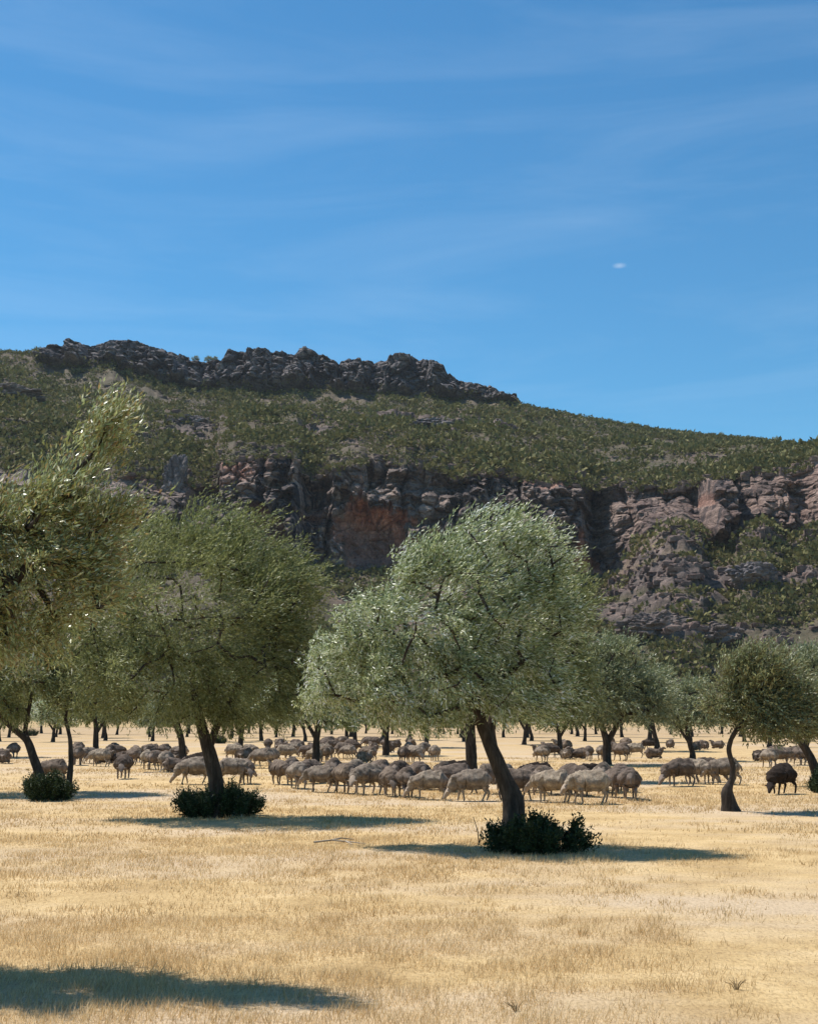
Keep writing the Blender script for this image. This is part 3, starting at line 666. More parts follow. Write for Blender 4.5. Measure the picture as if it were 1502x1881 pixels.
# grove behind: four trees built once, then copied
def proto_tree(seed, leafm, h, r, nclump=70):
    rng = np.random.default_rng(seed)
    lean = rng.normal() * 0.25
    tr = [([(0, 0, -0.1), (0.05, 0, 0.35), (lean * .5, 0, 1.0), (lean, 0.1, 1.6), (lean * 1.8 + 0.2, 0.1, 2.4)], [0.2, 0.14, 0.12, 0.1, 0.05]),
          ([(lean * .5, 0, 0.95), (lean * .5 - 0.35, 0, 1.5), (lean - 0.8, 0.1, 2.2)], [0.09, 0.07, 0.04])]
    bl = [((0.1, 0, h * 0.62), (r * 0.8, r * 0.8, h * 0.27))]
    for k in range(5):
        a = k * 2 * pi / 5 + rng.random(); bl.append(((cos(a) * r * 0.55, sin(a) * r * 0.55, h * (0.45 + 0.2 * rng.random())), (r * 0.5, r * 0.5, h * 0.17)))
    bl.append(((0.2, 0, h * 0.85), (r * 0.42, r * 0.42, h * 0.13)))
    return make_tree(tr, bl, seed, nclump, 15, 9, (0.17, 0.06), 0.42, (0.35, 0, 0.25), leafm and 1.35, 0.40, leafm, 0.08)
protos = [proto_tree(101, M['leaf_mid'], 4.6, 1.9), proto_tree(102, M['leaf_green'], 4.3, 2.0), proto_tree(103, M['leaf_mid'], 4.8, 1.8), proto_tree(104, M['leaf_silver'], 4.4, 1.9)]
GROVE = 'trees of the grove behind the flock'
rngt = np.random.default_rng(5)
# (px, py of the foot, proto, scale, label)
grove = [
    (-30, 1392, 1, 1.0, 'grove tree cut by the left edge behind the forked tree'),
    (178, 1388, 1, 1.0, 'leaning grove tree behind the sheep left of the broad olive green tree'),
    (335, 1404, 0, 0.95, 'thin straight grove tree seen just left of the stout trunk, sheep around it'),
    (440, 1384, 1, 0.95, 'grove tree just right of the stout trunk, low bare forks'),
    (578, 1402, 3, 1.05, 'silvery grove tree with slanting trunk behind the left end of the sheep row'),
    (652, 1372, 0, 1.0, 'grove tree shading the resting sheep below the left side of the silvery crown'),
    (708, 1388, 3, 0.95, 'pale silvery grove tree below the left half of the big silvery crown'),
    (782, 1374, 1, 1.0, 'grove tree seen left of the black trunk behind the flock'),
    (962, 1368, 2, 1.0, 'distant grove tree seen just right of the big leaning trunk'),
    (1030, 1384, 1, 0.9, 'grove tree standing between the silvery tree and the rounded blue green tree'),
    (1270, 1397, 0, 0.80, 'small pale green tree alone between the rounded tree and the crooked tree'),
    (1205, 1380, 0, 0.95, 'grove tree partly hidden by the right side of the rounded blue green tree'),
    (1412, 1372, 1, 0.95, 'grove tree behind the crooked tree, trunk above the far sheep'),
    (1560, 1384, 2, 1.0, 'grove tree at the right edge behind the leaning dark trunk')]
far = []
for py, step, off in ((1362, 96, 0), (1354, 74, 30), (1348, 60, 11)):
    x = -80 + off
    while x < 1580:
        far.append((x + rngt.normal() * 12, py + np.clip(rngt.normal() * 1.2, -2, 2), int(rngt.integers(0, 4)), 0.78 + 0.35 * rngt.random(), None)); x += step * (0.8 + 0.4 * rngt.random())
n_far = 0
ORDT = 'first second third fourth fifth sixth seventh eighth ninth tenth eleventh twelfth thirteenth fourteenth fifteenth sixteenth seventeenth eighteenth nineteenth twentieth twenty-first twenty-second twenty-third twenty-fourth twenty-fifth twenty-sixth twenty-seventh twenty-eighth twenty-ninth thirtieth'.split()
rowname = {1362: 'nearest', 1354: 'second', 1348: 'farthest'}; rown = {}
for i, f in enumerate(far):
    y = min(rowname, key=lambda q: abs(q - f[1])) if len(f) == 5 else 0
    rown[y] = rown.get(y, 0) + 1; far[i] = (f[0], f[1], f[2], f[3], '#' + (ORDT + ['thirty-' + w for w in ORDT[:9]])[rown[y] - 1] + ' tree from the left in the ' + rowname[y] + ' of the far grove rows')
for (px, py, k, s, lab) in grove + far:
    Y = gdist(py); b = P(px, py, Y); b[2] = gh(b[0], b[1])
    e = empty('tree', tuple(b)); e.rotation_euler = (0, 0, rngt.normal() * 0.5 + (pi if rngt.random() < 0.25 else 0)); e.scale = (s, s, s * (0.92 + 0.16 * rngt.random()))
    link('trunk', protos[k][0], e); link('crown', protos[k][1], e)
    row = 'small distant tree in the far rows of the grove at the foot of the hill'
    tag(e, lab.lstrip('#'), 'tree', GROVE if lab[0] != '#' else 'far rows of grove trees at the foot of the hill')

# trees on the skyline
rk = st[5]
sk_n = 0
for k, (px, s, lab) in enumerate([(352, 1.0, None), (372, 1.2, None), (388, 0.8, None), (985, 0.5, 1), (1045, 0.6, 1), (1092, 0.6, 1), (1122, 0.8, 1), (1166, 0.9, 1), (1190, 0.7, 1), (1262, 0.6, 1), (1312, 0.7, 1), (1330, 0.9, 1), (1382, 0.8, 1), (1406, 0.7, 1), (1432, 1.0, 1), (1462, 0.8, 1), (1490, 0.9, 1)]):
    c = int(np.argmin(np.abs(pxs - px))); p = Vall[rk, c] + np.array([0, 3.0, -0.6])
    e = empty('ridge_tree', tuple(p)); e.scale = (s * 1.25, s * 1.25, s * 0.95); e.rotation_euler = (0, 0, k * 1.3)
    link('trunk', protos[k % 3][0], e); link('crown', protos[k % 3][1], e)
    if lab: sk_n += 1; tag(e, ORDT[sk_n - 1] + ' from the left of the tiny dark trees along the right hand skyline', 'tree', 'trees along the right hand skyline')
    else: tag(e, ['leftmost', 'middle', 'rightmost'][k] + ' of the three tiny thin trees in the saddle between two dark crags', 'tree', 'trees in the saddle of the crag')

# ---------------------------------------------------------------- shrubs at the feet of the trees
def make_shrub(label, px, py, w, h, seed, n=900, spiky=0.5, dY=0.0):
    Y = gdist(py) + dY; b = P(px, py, gdist(py)); b[1] = Y; b[0] = (px - CX) / F * Y * 1.012; b[2] = gh(b[0], b[1])
    rng = np.random.default_rng(seed); rx = w / 2 / F * Y; rz = h / F * Y
    # stems
    ns = 46; ang = rng.random(ns) * 2 * pi; rad = rng.random(ns) ** 0.6
    tip = np.stack([np.cos(ang) * rad * rx, np.sin(ang) * rad * rx * 0.8, rz * (0.25 + 0.75 * np.sqrt(1 - rad ** 2 * 0.85)) * (0.65 + 1.5 * spiky * rng.random(ns) ** 2)], -1)
    root = tip * np.array([0.7, 0.7, 0]) + np.array([0, 0, -0.03])
    V, Fc = tube_seg(root, tip, np.full(ns, 0.012), np.full(ns, 0.004), 5)
    e = empty('shrub', tuple(b)); link('stem', mesh('stem', V, Fc, M['bark']), e)
    k = n; si_ = rng.integers(0, ns, k); s = 0.10 + 0.90 * rng.random(k)
    tb = root[si_] + (tip - root)[si_] * s[:, None] + rng.normal(size=(k, 3)) * 0.04
    dirn = norm((tip - root)[si_] + 0.5 * rdir(rng, k) * rz + np.array([0, 0, 0.15]))
    lv = 9; TB = np.repeat(tb, lv, 0); TD = np.repeat(dirn, lv, 0); q = np.tile(np.linspace(0, 1, lv), k)
    pos = TB + TD * (q * 0.16)[:, None]; m_ = len(pos); pos[:, 2] = np.maximum(pos[:, 2], 0.01)
    V, Fc = quads(pos, norm(TD * 0.6 + rdir(rng, m_)), rdir(rng, m_), 0.055 * (0.7 + 0.6 * rng.random(m_)), 0.024 * (0.7 + 0.6 * rng.random(m_)))
    link('foliage', mesh('foliage', V, Fc, M['shrub']), e); tag(e, label, 'shrub', 'dark shrubs around the tree trunks'); return e
make_shrub('black green shrub with spiky leaves around the leaning trunk of the silvery tree', 976, 1568, 190, 36, 21, 2300, 0.55, dY=-0.1)
make_shrub('black leafy shrub around the stout trunk of the broad olive green tree', 415, 1499, 155, 48, 22, 2500, 0.35, dY=-0.1)
make_shrub('black shrub at far left between two thin forked trunks', 112, 1468, 100, 40, 23, 1800, 0.35)
make_shrub('low dark shrub at the foot of the leaning trunk by the right edge', 1490, 1458, 60, 26, 24, 1100, 0.5)
make_shrub('small dark distant shrub under the grove trees at the upper left', 76, 1352, 34, 12, 25, 900, 0.3)
make_shrub('small dark distant shrub right of the stout trunk among the far trees', 412, 1366, 36, 14, 26, 900, 0.3)

# ---------------------------------------------------------------- small ground things
def tubes(name, paths, rad, mat, loc, label, cat):
    parts = []
    for p in paths:
        p = np.array(p, float); r = np.linspace(rad, rad * 0.4, len(p)); parts.append(tube_seg(p[:-1], p[1:], r[:-1], r[1:], 6))
    V, Fc = join(parts); o = link(name, mesh(name, V, Fc, mat, True), None, loc); tag(o, label, cat); return o
def gp(px, py):
    b = P(px, py, gdist(py)); b[2] = gh(b[0], b[1]); return b
tubes('fallen_branch', [[(-.35, 0, .03), (-.1, .1, .05), (.2, .0, .03), (.38, -.12, .02)], [(-.1, .1, .05), (.02, .3, .06), (.2, .42, .03)], [(.1, .02, .04), (.2, -.2, .02)]], 0.016, M['dead'], tuple(gp(622, 1556)), 'bleached fallen branch on the bare strip between the two large trees', 'branch')
tubes('dead_stick', [[(0, 0, -.02), (-.02, 0, .18), (-.08, .02, .38)], [(0, 0, .0), (.03, .02, .12), (.04, .03, .25)]], 0.011, M['bark'], tuple(gp(880, 1556)), 'thin upright dead twigs just left of the spiky shrub', 'twig')
tubes('fallen_branch', [[(-.5, 0, .04), (0, .05, .06), (.4, .0, .03)], [(0, .05, .06), (.15, .25, .2)]], 0.02, M['dead'], tuple(gp(292, 1421)), 'thin grey fallen branch on the grass beside the sheep at left', 'branch')
def ico(sub):
    import bmesh
    bm = bmesh.new(); bmesh.ops.create_icosphere(bm, subdivisions=sub, radius=1); V = np.array([v.co[:] for v in bm.verts]); Fc = np.array([[v.index for v in f.verts] for f in bm.faces]); bm.free(); return V, Fc
IV, IF = ico(3); IV2, IF2 = ico(2); IV4, IF4 = ico(5)
def stone(name, loc, size, seed, mat, label, cat, hi=False):
    V0, F0 = (IV4, IF4) if hi else (IV, IF)
    V = V0 * (1 + 0.35 * fbm(V0 * 1.2 + seed, 4, seed)[:, None]); kc, ec = cells(V0 * 2.0 + seed, 70 + seed); V = V * (1 + 0.45 * kc - 0.10 * np.exp(-(ec * 8) ** 2) + 0.16 * fbm(V0 * 5 + seed, 4, seed))[:, None]; k5, e5 = cells(V0 * 5.0 + seed, 90 + seed); V = V * (1 + 0.16 * k5 - 0.07 * np.exp(-(e5 * 6) ** 2))[:, None]
    o = link(name, mesh(name, V * np.array(size), F0, mat, False), None, loc); tag(o, label, cat); return o
b = gp(436, 1501)
stone('stone', (b[0], b[1] - 0.1, 0.05), (0.10, 0.08, 0.10), 3, M['stone'], 'small pale stone at the front foot of the black leafy shrub', 'stone')
def weed(px, py, label, seed, h=0.22):
    rng = np.random.default_rng(seed); paths = []
    for k in range(9):
        a = rng.random() * 2 * pi; t = 0.14 * rng.random() + 0.03
        paths.append([(0, 0, -.02), (cos(a) * t * .2, sin(a) * t * .2, h * .5), (cos(a) * t * .5, sin(a) * t * .5, h * (0.7 + 0.4 * rng.random()))])
    tubes('dry_weed', paths, 0.0035, M['dead_brown'], tuple(gp(px, py)), label, 'weed')
M['dead_brown'] = mat_plain('dry_brown_stems', (0.26, 0.18, 0.09))
weed(1352, 1822, 'thin brown dry weed standing in the grass near the lower right corner', 1, 0.07)
weed(948, 1862, 'thin brown dry weed in the grass at the bottom edge', 2, 0.06)

# rocks on the hill
def hillrock(px, seg, t, size, seed, label, mat='boulder', dz=0.0):
    c = int(np.argmin(np.abs(pxs - px))); r = st[seg] + int(t * (segs[seg][1] - 1)); p = Vall[r, c]
    return stone('rock', (p[0], p[1], p[2] + dz), size, seed, M[mat], label, 'rock', True)
hillrock(322, 3, 0.0, (4.0, 3.5, 9.0), 5, 'upright dark rock standing on the left end of the cliff', 'crag', 1.0)
hillrock(1376, 1, 0.62, (6.5, 5, 4.0), 6, 'dark boulder lying on the slope below the cliff at right', 'crag', 1.5)
hillrock(352, 3, 0.33, (9, 6, 3.4), 8, 'dark flat outcrop on the green slope above the left end of the cliff', 'crag', 1.0)
hillrock(790, 3, 0.33, (9.5, 6, 3.2), 9, 'dark flat outcrop on the upper slope right of the rock bands', 'crag', 1.0)
hillrock(12, 3, 0.38, (11, 7, 4.5), 10, 'pale pinkish outcrop on the slope at the left edge', 'boulder', 1.0)
hillrock(1195, 1, 0.37, (10, 6, 4.6), 12, 'broad dark outcrop on the low slope above the rounded blue green tree', 'boulder', 0.2)
hillrock(1300, 1, 0.36, (6.5, 5, 3.4), 13, 'dark rock shelf above the small pale green tree', 'boulder', 0.2)
def scatter_rocks():
    rng = np.random.default_rng(77); parts = []
    for (a, n, cond) in ((1, 2600, 0), (3, 2200, 1)):
        k = 0; tries = 0
        while k < n and tries < n * 60:
            tries += 1
            r = st[a] + rng.integers(6, segs[a][1] - 2); c = rng.integers(0, nc)
            if not (-200 < pxs[c] < 1700): continue
            rb = rockband[r, c]
            if rb < 0.35 and rng.random() > (0.16 if a == 3 else 0.35): continue
            s = 0.35 + 1.5 * rng.random() ** 3 + 0.25 * rb
            V = IV2 * (1 + 0.9 * vnoise(IV2 * 1.4 + rng.random() * 90, 5)[:, None]); V = np.clip(V, -0.75, 0.75)
            V = V * np.array([s * (0.9 + 0.9 * rng.random()), s, s * (0.5 + 0.6 * rng.random())]); parts.append((V + Vall[r, c], IF2)); k += 1
    for k in range(1300):
        c = rng.integers(0, nc); r = st[3] + int(rng.random() ** 2 * 16)
        if not (235 < pxs[c] < 1700): continue
        s = 0.4 + 1.4 * rng.random() ** 2.5; V = IV2 * (1 + 0.9 * vnoise(IV2 * 1.4 + rng.random() * 90, 5)[:, None]); V = np.clip(V, -0.75, 0.75)
        parts.append((V * np.array([s * (0.8 + 0.8 * rng.random()), s, s * (0.5 + 0.9 * rng.random())]) + Vall[r, c], IF2))
    V, Fc = join(parts); n = len(V)
    o = link('scattered_rocks', mesh('scattered_rocks', V, Fc, M['boulder'], False, {'rust': np.full(n, 0.12), 'black': np.full(n, 0.3)}))
    tag(o, 'loose weathered rocks scattered over the hillside', 'rocks', kind='stuff')
scatter_rocks()

# ---------------------------------------------------------------- grass
def grass():
    rng = np.random.default_rng(9); Vs = []
    for (y0, y1, dens, w, h) in ((6.6, 12, 2600, 0.0022, 0.050), (12, 20, 1000, 0.0038, 0.050), (20, 34, 300, 0.0075, 0.05), (34, 60, 80, 0.015, 0.05)):
        area = 0.42 * 2 * (y1 ** 2 - y0 ** 2) / 2; n = int(area * dens)
        y = np.sqrt(y0 ** 2 + rng.random(n) * (y1 ** 2 - y0 ** 2)); x = (rng.random(n) * 2 - 1) * 0.42 * y
        tu = fbm(p3(x / 0.35, y / 0.35, 1), 3, 14); patch = fbm(p3(x / 3.5, y / 2.2, 2), 4, 15)
        keep = rng.random(n) < np.clip(0.50 + 1.5 * patch + 0.8 * tu, 0.04, 1)
        x, y, tu, patch = x[keep], y[keep], tu[keep], patch[keep]; n = len(x)
        hh = h * (0.45 + 0.8 * rng.random(n)) * np.clip(1 + 1.1 * tu + 0.5 * patch, 0.3, 2.2)
        a = rng.random(n) * 2 * pi; lean = hh * (0.1 + 0.8 * rng.random(n)); ld = rng.random(n) * 2 * pi
        b = p3(x, y, gh(x, y) - 0.004); s = p3(np.cos(a), np.sin(a), 0) * (w * (0.6 + 0.8 * rng.random(n)))[:, None]
        tip = b + p3(np.cos(ld) * lean + 0.12 * hh, np.sin(ld) * lean, hh)
        Vs.append(np.stack([b - s, b + s, tip], 1).reshape(-1, 3))
    V = np.concatenate(Vs); print('grass', len(V) // 3)
    o = link('dry_grass', mesh('dry_grass', V, np.arange(len(V)).reshape(-1, 3), M['grass']))
    tag(o, 'short dry straw coloured grass over the paddock', 'grass', kind='stuff')
grass()

# ---------------------------------------------------------------- sheep
def skin_mesh(name, pts, edges, radii, levels, root=0):
    m = bpy.data.meshes.new(name); m.from_pydata(pts, edges, []); o = bpy.data.objects.new(name, m); scene.collection.objects.link(o)
    md = o.modifiers.new('s', 'SKIN'); md.use_smooth_shade = True
    sv = m.skin_vertices[0].data if m.skin_vertices else None
    if sv is None:
        lay = m.skin_vertices
        raise RuntimeError('no skin layer')
    for i, r in enumerate(radii): sv[i].radius = r if isinstance(r, tuple) else (r, r)
    for i in range(len(pts)): sv[i].use_root = (i == root)
    sb = o.modifiers.new('u', 'SUBSURF'); sb.levels = levels; sb.render_levels = levels
    dg = bpy.context.evaluated_depsgraph_get(); ev = o.evaluated_get(dg); me = bpy.data.meshes.new_from_object(ev)
    bpy.data.objects.remove(o); V = np.array([v.co[:] for v in me.vertices]); Fc = [tuple(p.vertices) for p in me.polygons]
    bpy.data.meshes.remove(me); return V, Fc

def build_sheep(pose, seed, mats):
    """local: faces +X, feet on z=0. returns body mesh and fleece mesh"""
    rng = np.random.default_rng(seed); lie = pose == 'lying'
    zb = 0.30 if lie else 0.56
    B = [(-0.44, 0, zb), (-0.22, 0, zb + .01), (0.05, 0, zb - .01), (0.30, 0, zb)]       # spine
    zb -= 0.05 * (not lie)
    R = [(0.15, 0.14), (0.17, 0.18), (0.18, 0.19), (0.15, 0.16)]
    if pose == 'graze': N = [(0.46, 0, zb - .04), (0.60, 0.02, zb - .22), (0.67, 0.03, 0.22), (0.73, 0.04, 0.13), (0.78, 0.05, 0.05)]
    elif pose == 'low': N = [(0.45, 0, zb + .0), (0.60, 0.03, zb - .07), (0.69, 0.05, zb - 0.16), (0.745, 0.06, zb - 0.23), (0.785, 0.07, zb - 0.30)]
    elif pose == 'lying': N = [(0.40, 0, zb + .08), (0.50, 0, zb + .22), (0.57, 0, zb + 0.30), (0.66, 0, zb + 0.27), (0.74, 0, zb + 0.22)]
    else: N = [(0.42, 0, zb + .08), (0.53, 0, zb + .20), (0.60, 0, zb + 0.29), (0.70, 0, zb + 0.26), (0.79, 0, zb + 0.20)]
    NR = [(0.10, 0.11), (0.075, 0.085), (0.070, 0.072), (0.052, 0.055), (0.034, 0.038)]
    pts = B + N; rad = R + NR; edges = [(i, i + 1) for i in range(len(pts) - 1)]
    hd = 6; hp = np.array(N[2]); dr = np.array(N[4]) - np.array(N[2]); dr /= np.linalg.norm(dr); up = np.array([-dr[2], 0, dr[0]])
    if up[2] < 0: up = -up
    if pose in ('graze', 'low'): up = np.array([abs(dr[2]), 0, abs(dr[0])])
    for s in (-1, 1):   # ears
        e1 = hp + up * 0.02 + np.array([0, s * 0.085, 0]) - dr * 0.01; e2 = hp + np.array([0, s * 0.15, 0]) - dr * 0.03 - np.array([0, 0, 0.01])
        k = len(pts); pts += [tuple(e1), tuple(e2)]; rad += [0.022, 0.016]; edges += [(hd, k), (k, k + 1)]
    gait = {0: (0.0, 0.0, 0.0, 0.0), 1: (0.10, -0.08, -0.09, 0.10), 2: (-0.07, 0.09, 0.11, -0.04)}[seed % 3]
    for q, (bi, s, x0) in enumerate(((3, 1, 0.28), (3, -1, 0.28), (0, 1, -0.40), (0, -1, -0.40))):
        g = gait[q]; y = s * 0.105; k = len(pts)
        if lie:
            if bi == 3: c = [(x0 + .05, y, 0.16), (x0 + 0.20, y, 0.07), (x0 + 0.02, y * 1.1, 0.035)]
            else: c = [(x0 + 0.08, y * 1.3, 0.14), (x0 + 0.28, y * 1.9, 0.05), (x0 + 0.12, y * 2.2, 0.03)]
            r = [0.06, 0.03, 0.024]
        elif bi == 3: c = [(x0, y, 0.40), (x0 + g * .35, y, 0.255), (x0 + g * .8, y, 0.12), (x0 + g, y, 0.035), (x0 + g + .03, y, 0.018)]; r = [0.065, 0.034, 0.024, 0.024, 0.024]
        else: c = [(x0 + .03, y, 0.42), (x0 + .05 + g * .3, y, 0.32), (x0 - .07 + g * .8, y, 0.22), (x0 - .03 + g, y, 0.10), (x0 + g, y, 0.030), (x0 + g + .03, y, 0.018)]; r = [0.09, 0.06, 0.032, 0.024, 0.024, 0.024]
        pts += c; rad += r; edges.append((bi, k)); edges += [(k + i, k + i + 1) for i in range(len(c) - 1)]
    k = len(pts); pts += [(-0.56, 0, zb + .02), (-0.59, 0, zb - .12)]; rad += [0.035, 0.022]; edges += [(0, k), (k, k + 1)]
    V, Fc = skin_mesh('b', pts, edges, rad, 2, 1)
    bm_ = bpy.data.meshes.new('sheep'); eV = []; eF = []
    o = len(V); nb = len(Fc)
    for s in (-1, 1):
        c = (np.array(N[2]) * .45 + np.array(N[3]) * .55) + np.array([0, s * 0.052, 0]) + up * 0.022
        eV.append(IV2 * 0.011 + c); eF += [tuple(int(x) + o for x in f) for f in IF2]; o += len(IV2)
    allV = np.concatenate([V] + eV) * np.array([0.82, 1, 1]); bm_.from_pydata(allV.tolist(), [], list(Fc) + eF); bm_.materials.append(M[mats[1]]); bm_.materials.append(M['eye'])
    for i, p in enumerate(bm_.polygons): p.use_smooth = True; p.material_index = 1 if i >= nb else 0
    # fleece
    fp = [(-0.50, 0, zb), (-0.34, 0, zb + .02), (-0.10, 0, zb + .01), (0.16, 0, zb - .0), (0.34, 0, zb + .01)]; fr = [(0.15, 0.155), (0.235, 0.235), (0.255, 0.255), (0.25, 0.25), (0.215, 0.215)]
    fp += [N[0], tuple(np.array(N[0]) * .5 + np.array(N[1]) * .5), tuple(np.array(N[1]) * .65 + np.array(N[2]) * .35)]; fr += [(0.175, 0.185), (0.145, 0.155), (0.105, 0.115)]
    ed = [(i, i + 1) for i in range(len(fp) - 1)]
    if not lie:
        for (bi, x0, s) in ((1, -0.37, 1), (1, -0.37, -1), (4, 0.28, 1), (4, 0.28, -1)):
            k = len(fp); fp.append((x0, s * 0.10, 0.34)); fr.append((0.11, 0.11) if bi == 1 else (0.09, 0.09)); ed.append((bi, k))
            fp.append((x0 + (0.01 if bi == 1 else 0), s * 0.105, 0.315)); fr.append((0.058, 0.058) if bi == 1 else (0.045, 0.045)); ed.append((k, k + 1))
    V, Fc = skin_mesh('f', fp, ed, fr, 3, 2)
    # wool bulges round, not square
    zc = zb; yy_, zz_ = V[:, 1], V[:, 2] - zc; r2 = np.sqrt(yy_ ** 2 + zz_ ** 2) + 1e-6; r4 = (yy_ ** 4 + zz_ ** 4) ** 0.25 + 1e-6
    w_ = np.where((np.abs(V[:, 0]) < 0.75) & (lie | (V[:, 2] > zb - 0.16)) & (V[:, 0] < 0.42), 1.0, 0.0); g_ = 1 + w_ * (1.09 * r4 / r2 - 1)
    V[:, 1] = yy_ * g_; V[:, 2] = zc + zz_ * g_
    ctr = np.array([0, 0, zb]); d = norm(V - ctr * np.array([1, 1, 1]) - V * np.array([0.85, 0, 0]))
    V = V + d * (0.050 * fbm(V * 6 + seed * 3.1, 3, seed) + 0.030 * fbm(V * 20 + seed, 2, seed + 3))[:, None]
    if lie: V[:, 2] = np.maximum(V[:, 2], 0.02)
    V = V * np.array([0.82, 1, 1])
    fm = bpy.data.meshes.new('fleece'); fm.from_pydata(V.tolist(), [], Fc); fm.materials.append(M[mats[0]])
    for p in fm.polygons: p.use_smooth = True
    return bm_, fm

sk = {}
for pose in ('graze', 'low', 'stand', 'lying'):
    for sd_ in ((0, 1, 2) if pose in ('graze', 'low') else (0, 1)):
        for cn, mats in (('pale', ('wool', 'face')), ('dusty', ('wool_dusty', 'face_dusty'))):
            if cn == 'pale': sk[(pose, cn, sd_)] = build_sheep(pose, sd_, mats)
            else:
                b0, f0 = sk[(pose, 'pale', sd_)]; b1 = b0.copy(); f1 = f0.copy(); b1.materials[0] = M['face_dusty']; f1.materials[0] = M['wool_dusty']; sk[(pose, cn, sd_)] = (b1, f1)
b0, f0 = sk[('graze', 'pale', 1)]; b1 = b0.copy(); f1 = f0.copy(); b1.materials[0] = M['face_black']; f1.materials[0] = M['wool_black']; sk[('graze', 'black', 1)] = (b1, f1)
b0, f0 = sk[('low', 'pale', 0)]; b1 = b0.copy(); f1 = f0.copy(); b1.materials[0] = M['face_black']; f1.materials[0] = M['wool_black']; sk[('low', 'black', 0)] = (b1, f1)

rngs = np.random.default_rng(31)
placed = []
def sheep(px, py, deg, pose='low', col='pale', s=1.0, label=None, group='flock of sheep resting under the trees', var=None):
    b = gp(px, py)
    nv = 3 if pose in ('graze', 'low') else 2
    v = int(rngs.integers(0, nv)) if var is None else var
    if col == 'black': v = 1 if pose == 'graze' else 0
    bm_, fm = sk[(pose, col, v)]
    o = link('sheep', bm_, None, (float(b[0]), float(b[1]), float(b[2]))); s = s * (0.90 + 0.12 * rngs.random()); link('fleece', fm, o)
    o.rotation_euler = (0, 0, radians(deg)); o.scale = (s, s * (0.94 + 0.12 * rngs.random()), s * 0.91)
    tag(o, label or 'dusty grey brown sheep', 'sheep', group); placed.append((b[0], b[1])); return o
# facing: 0 = to the right, 180 = to the left, 90 = away, -90 = towards the camera
ROW = 'front row of sheep behind the two large trees'
front = [
 (515, 1441, -60, 'low', 'dusty', 'leftmost sheep of the front row, turned towards the viewer with dark face'),
 (546, 1448, 110, 'low', 'pale', 'second sheep from the left end of the front row, seen from behind'),
 (590, 1455, 160, 'low', 'pale', 'broad pale sheep, third from the left end of the front row, turned left'),
 (634, 1457, 120, 'low', 'dusty', 'fourth sheep from the left end of the front row, rump towards the viewer'),
 (674, 1459, -130, 'low', 'pale', 'fifth sheep from the left of the front row, head sunk between its neighbours'),
 (716, 1463, -85, 'low', 'dusty', 'dark faced sheep facing the viewer in the middle of the front row'),
 (745, 1465, 100, 'low', 'dusty', 'sheep seen end on between a dark faced one and a pale one walking left'),
 (788, 1469, 178, 'graze', 'pale', 'pale sheep in full side view walking left, second one left of the leaning trunk'),
 (866, 1472, 182, 'graze', 'pale', 'plump pale sheep in side view just left of the leaning trunk, head down'),
 (948, 1471, 4, 'low', 'dusty', 'shaded sheep passing behind the leaning trunk, face to the right'),
 (1014, 1475, 150, 'low', 'pale', 'tan sheep right of the leaning trunk, pale front legs, head hidden'),
 (1083, 1478, 184, 'low', 'pale', 'long tan sheep in side view with creamy legs, nearest at the right of the row'),
 (1156, 1470, 85, 'low', 'dusty', 'dark sheep seen from behind at the right end of the front row'),
 (1128, 1466, 110, 'low', 'dusty', 'grey sheep half hidden by the long tan one, at the right end of the row'),
]
for (px, py, a, po, co, lb) in front: sheep(px, py, a, po, co, 1.0, lb, ROW)
second = [
 (536, 1438, 95), (570, 1441, 60), (612, 1444, 100), (655, 1446, 80), (696, 1447, 120), (735, 1450, 70), (768, 1452, 110), (815, 1455, 90), (835, 1460, 200), (905, 1460, 30), (925, 1455, 100), (975, 1458, 120), (1000, 1462, 60), (1045, 1462, 100), (1062, 1465, -60), (1108, 1460, 80), (1138, 1458, 95)]
ORD_ = 'first second third fourth fifth sixth seventh eighth ninth tenth eleventh twelfth thirteenth fourteenth fifteenth sixteenth seventeenth'.split()
for i2, (px, py, a) in enumerate(sorted(second)): sheep(px, py - 2, a, 'low', 'dusty' if rngs.random() < 0.8 else 'pale', 1.0, {0: 'leftmost', 16: 'rightmost'}.get(i2, ORD_[i2] + ' from the left') + ' of the shaded sheep crowded directly behind the front row', 'sheep crowded behind the front row')
for (px, py, a, lb) in ((832, 1450, 170, 'shadowed sheep painted nearly black, back showing above the gap left of the leaning trunk'), (1090, 1452, 10, 'shadowed sheep painted nearly black with raised rump behind the long tan sheep'), (985, 1452, 180, 'shadowed sheep painted nearly black, back showing right behind the leaning trunk')):
    sheep(px, py, a, 'low', 'black', 1.02, lb, 'sheep crowded behind the front row')  # these sheep stand in shadow; the shade is put into near-black fleece
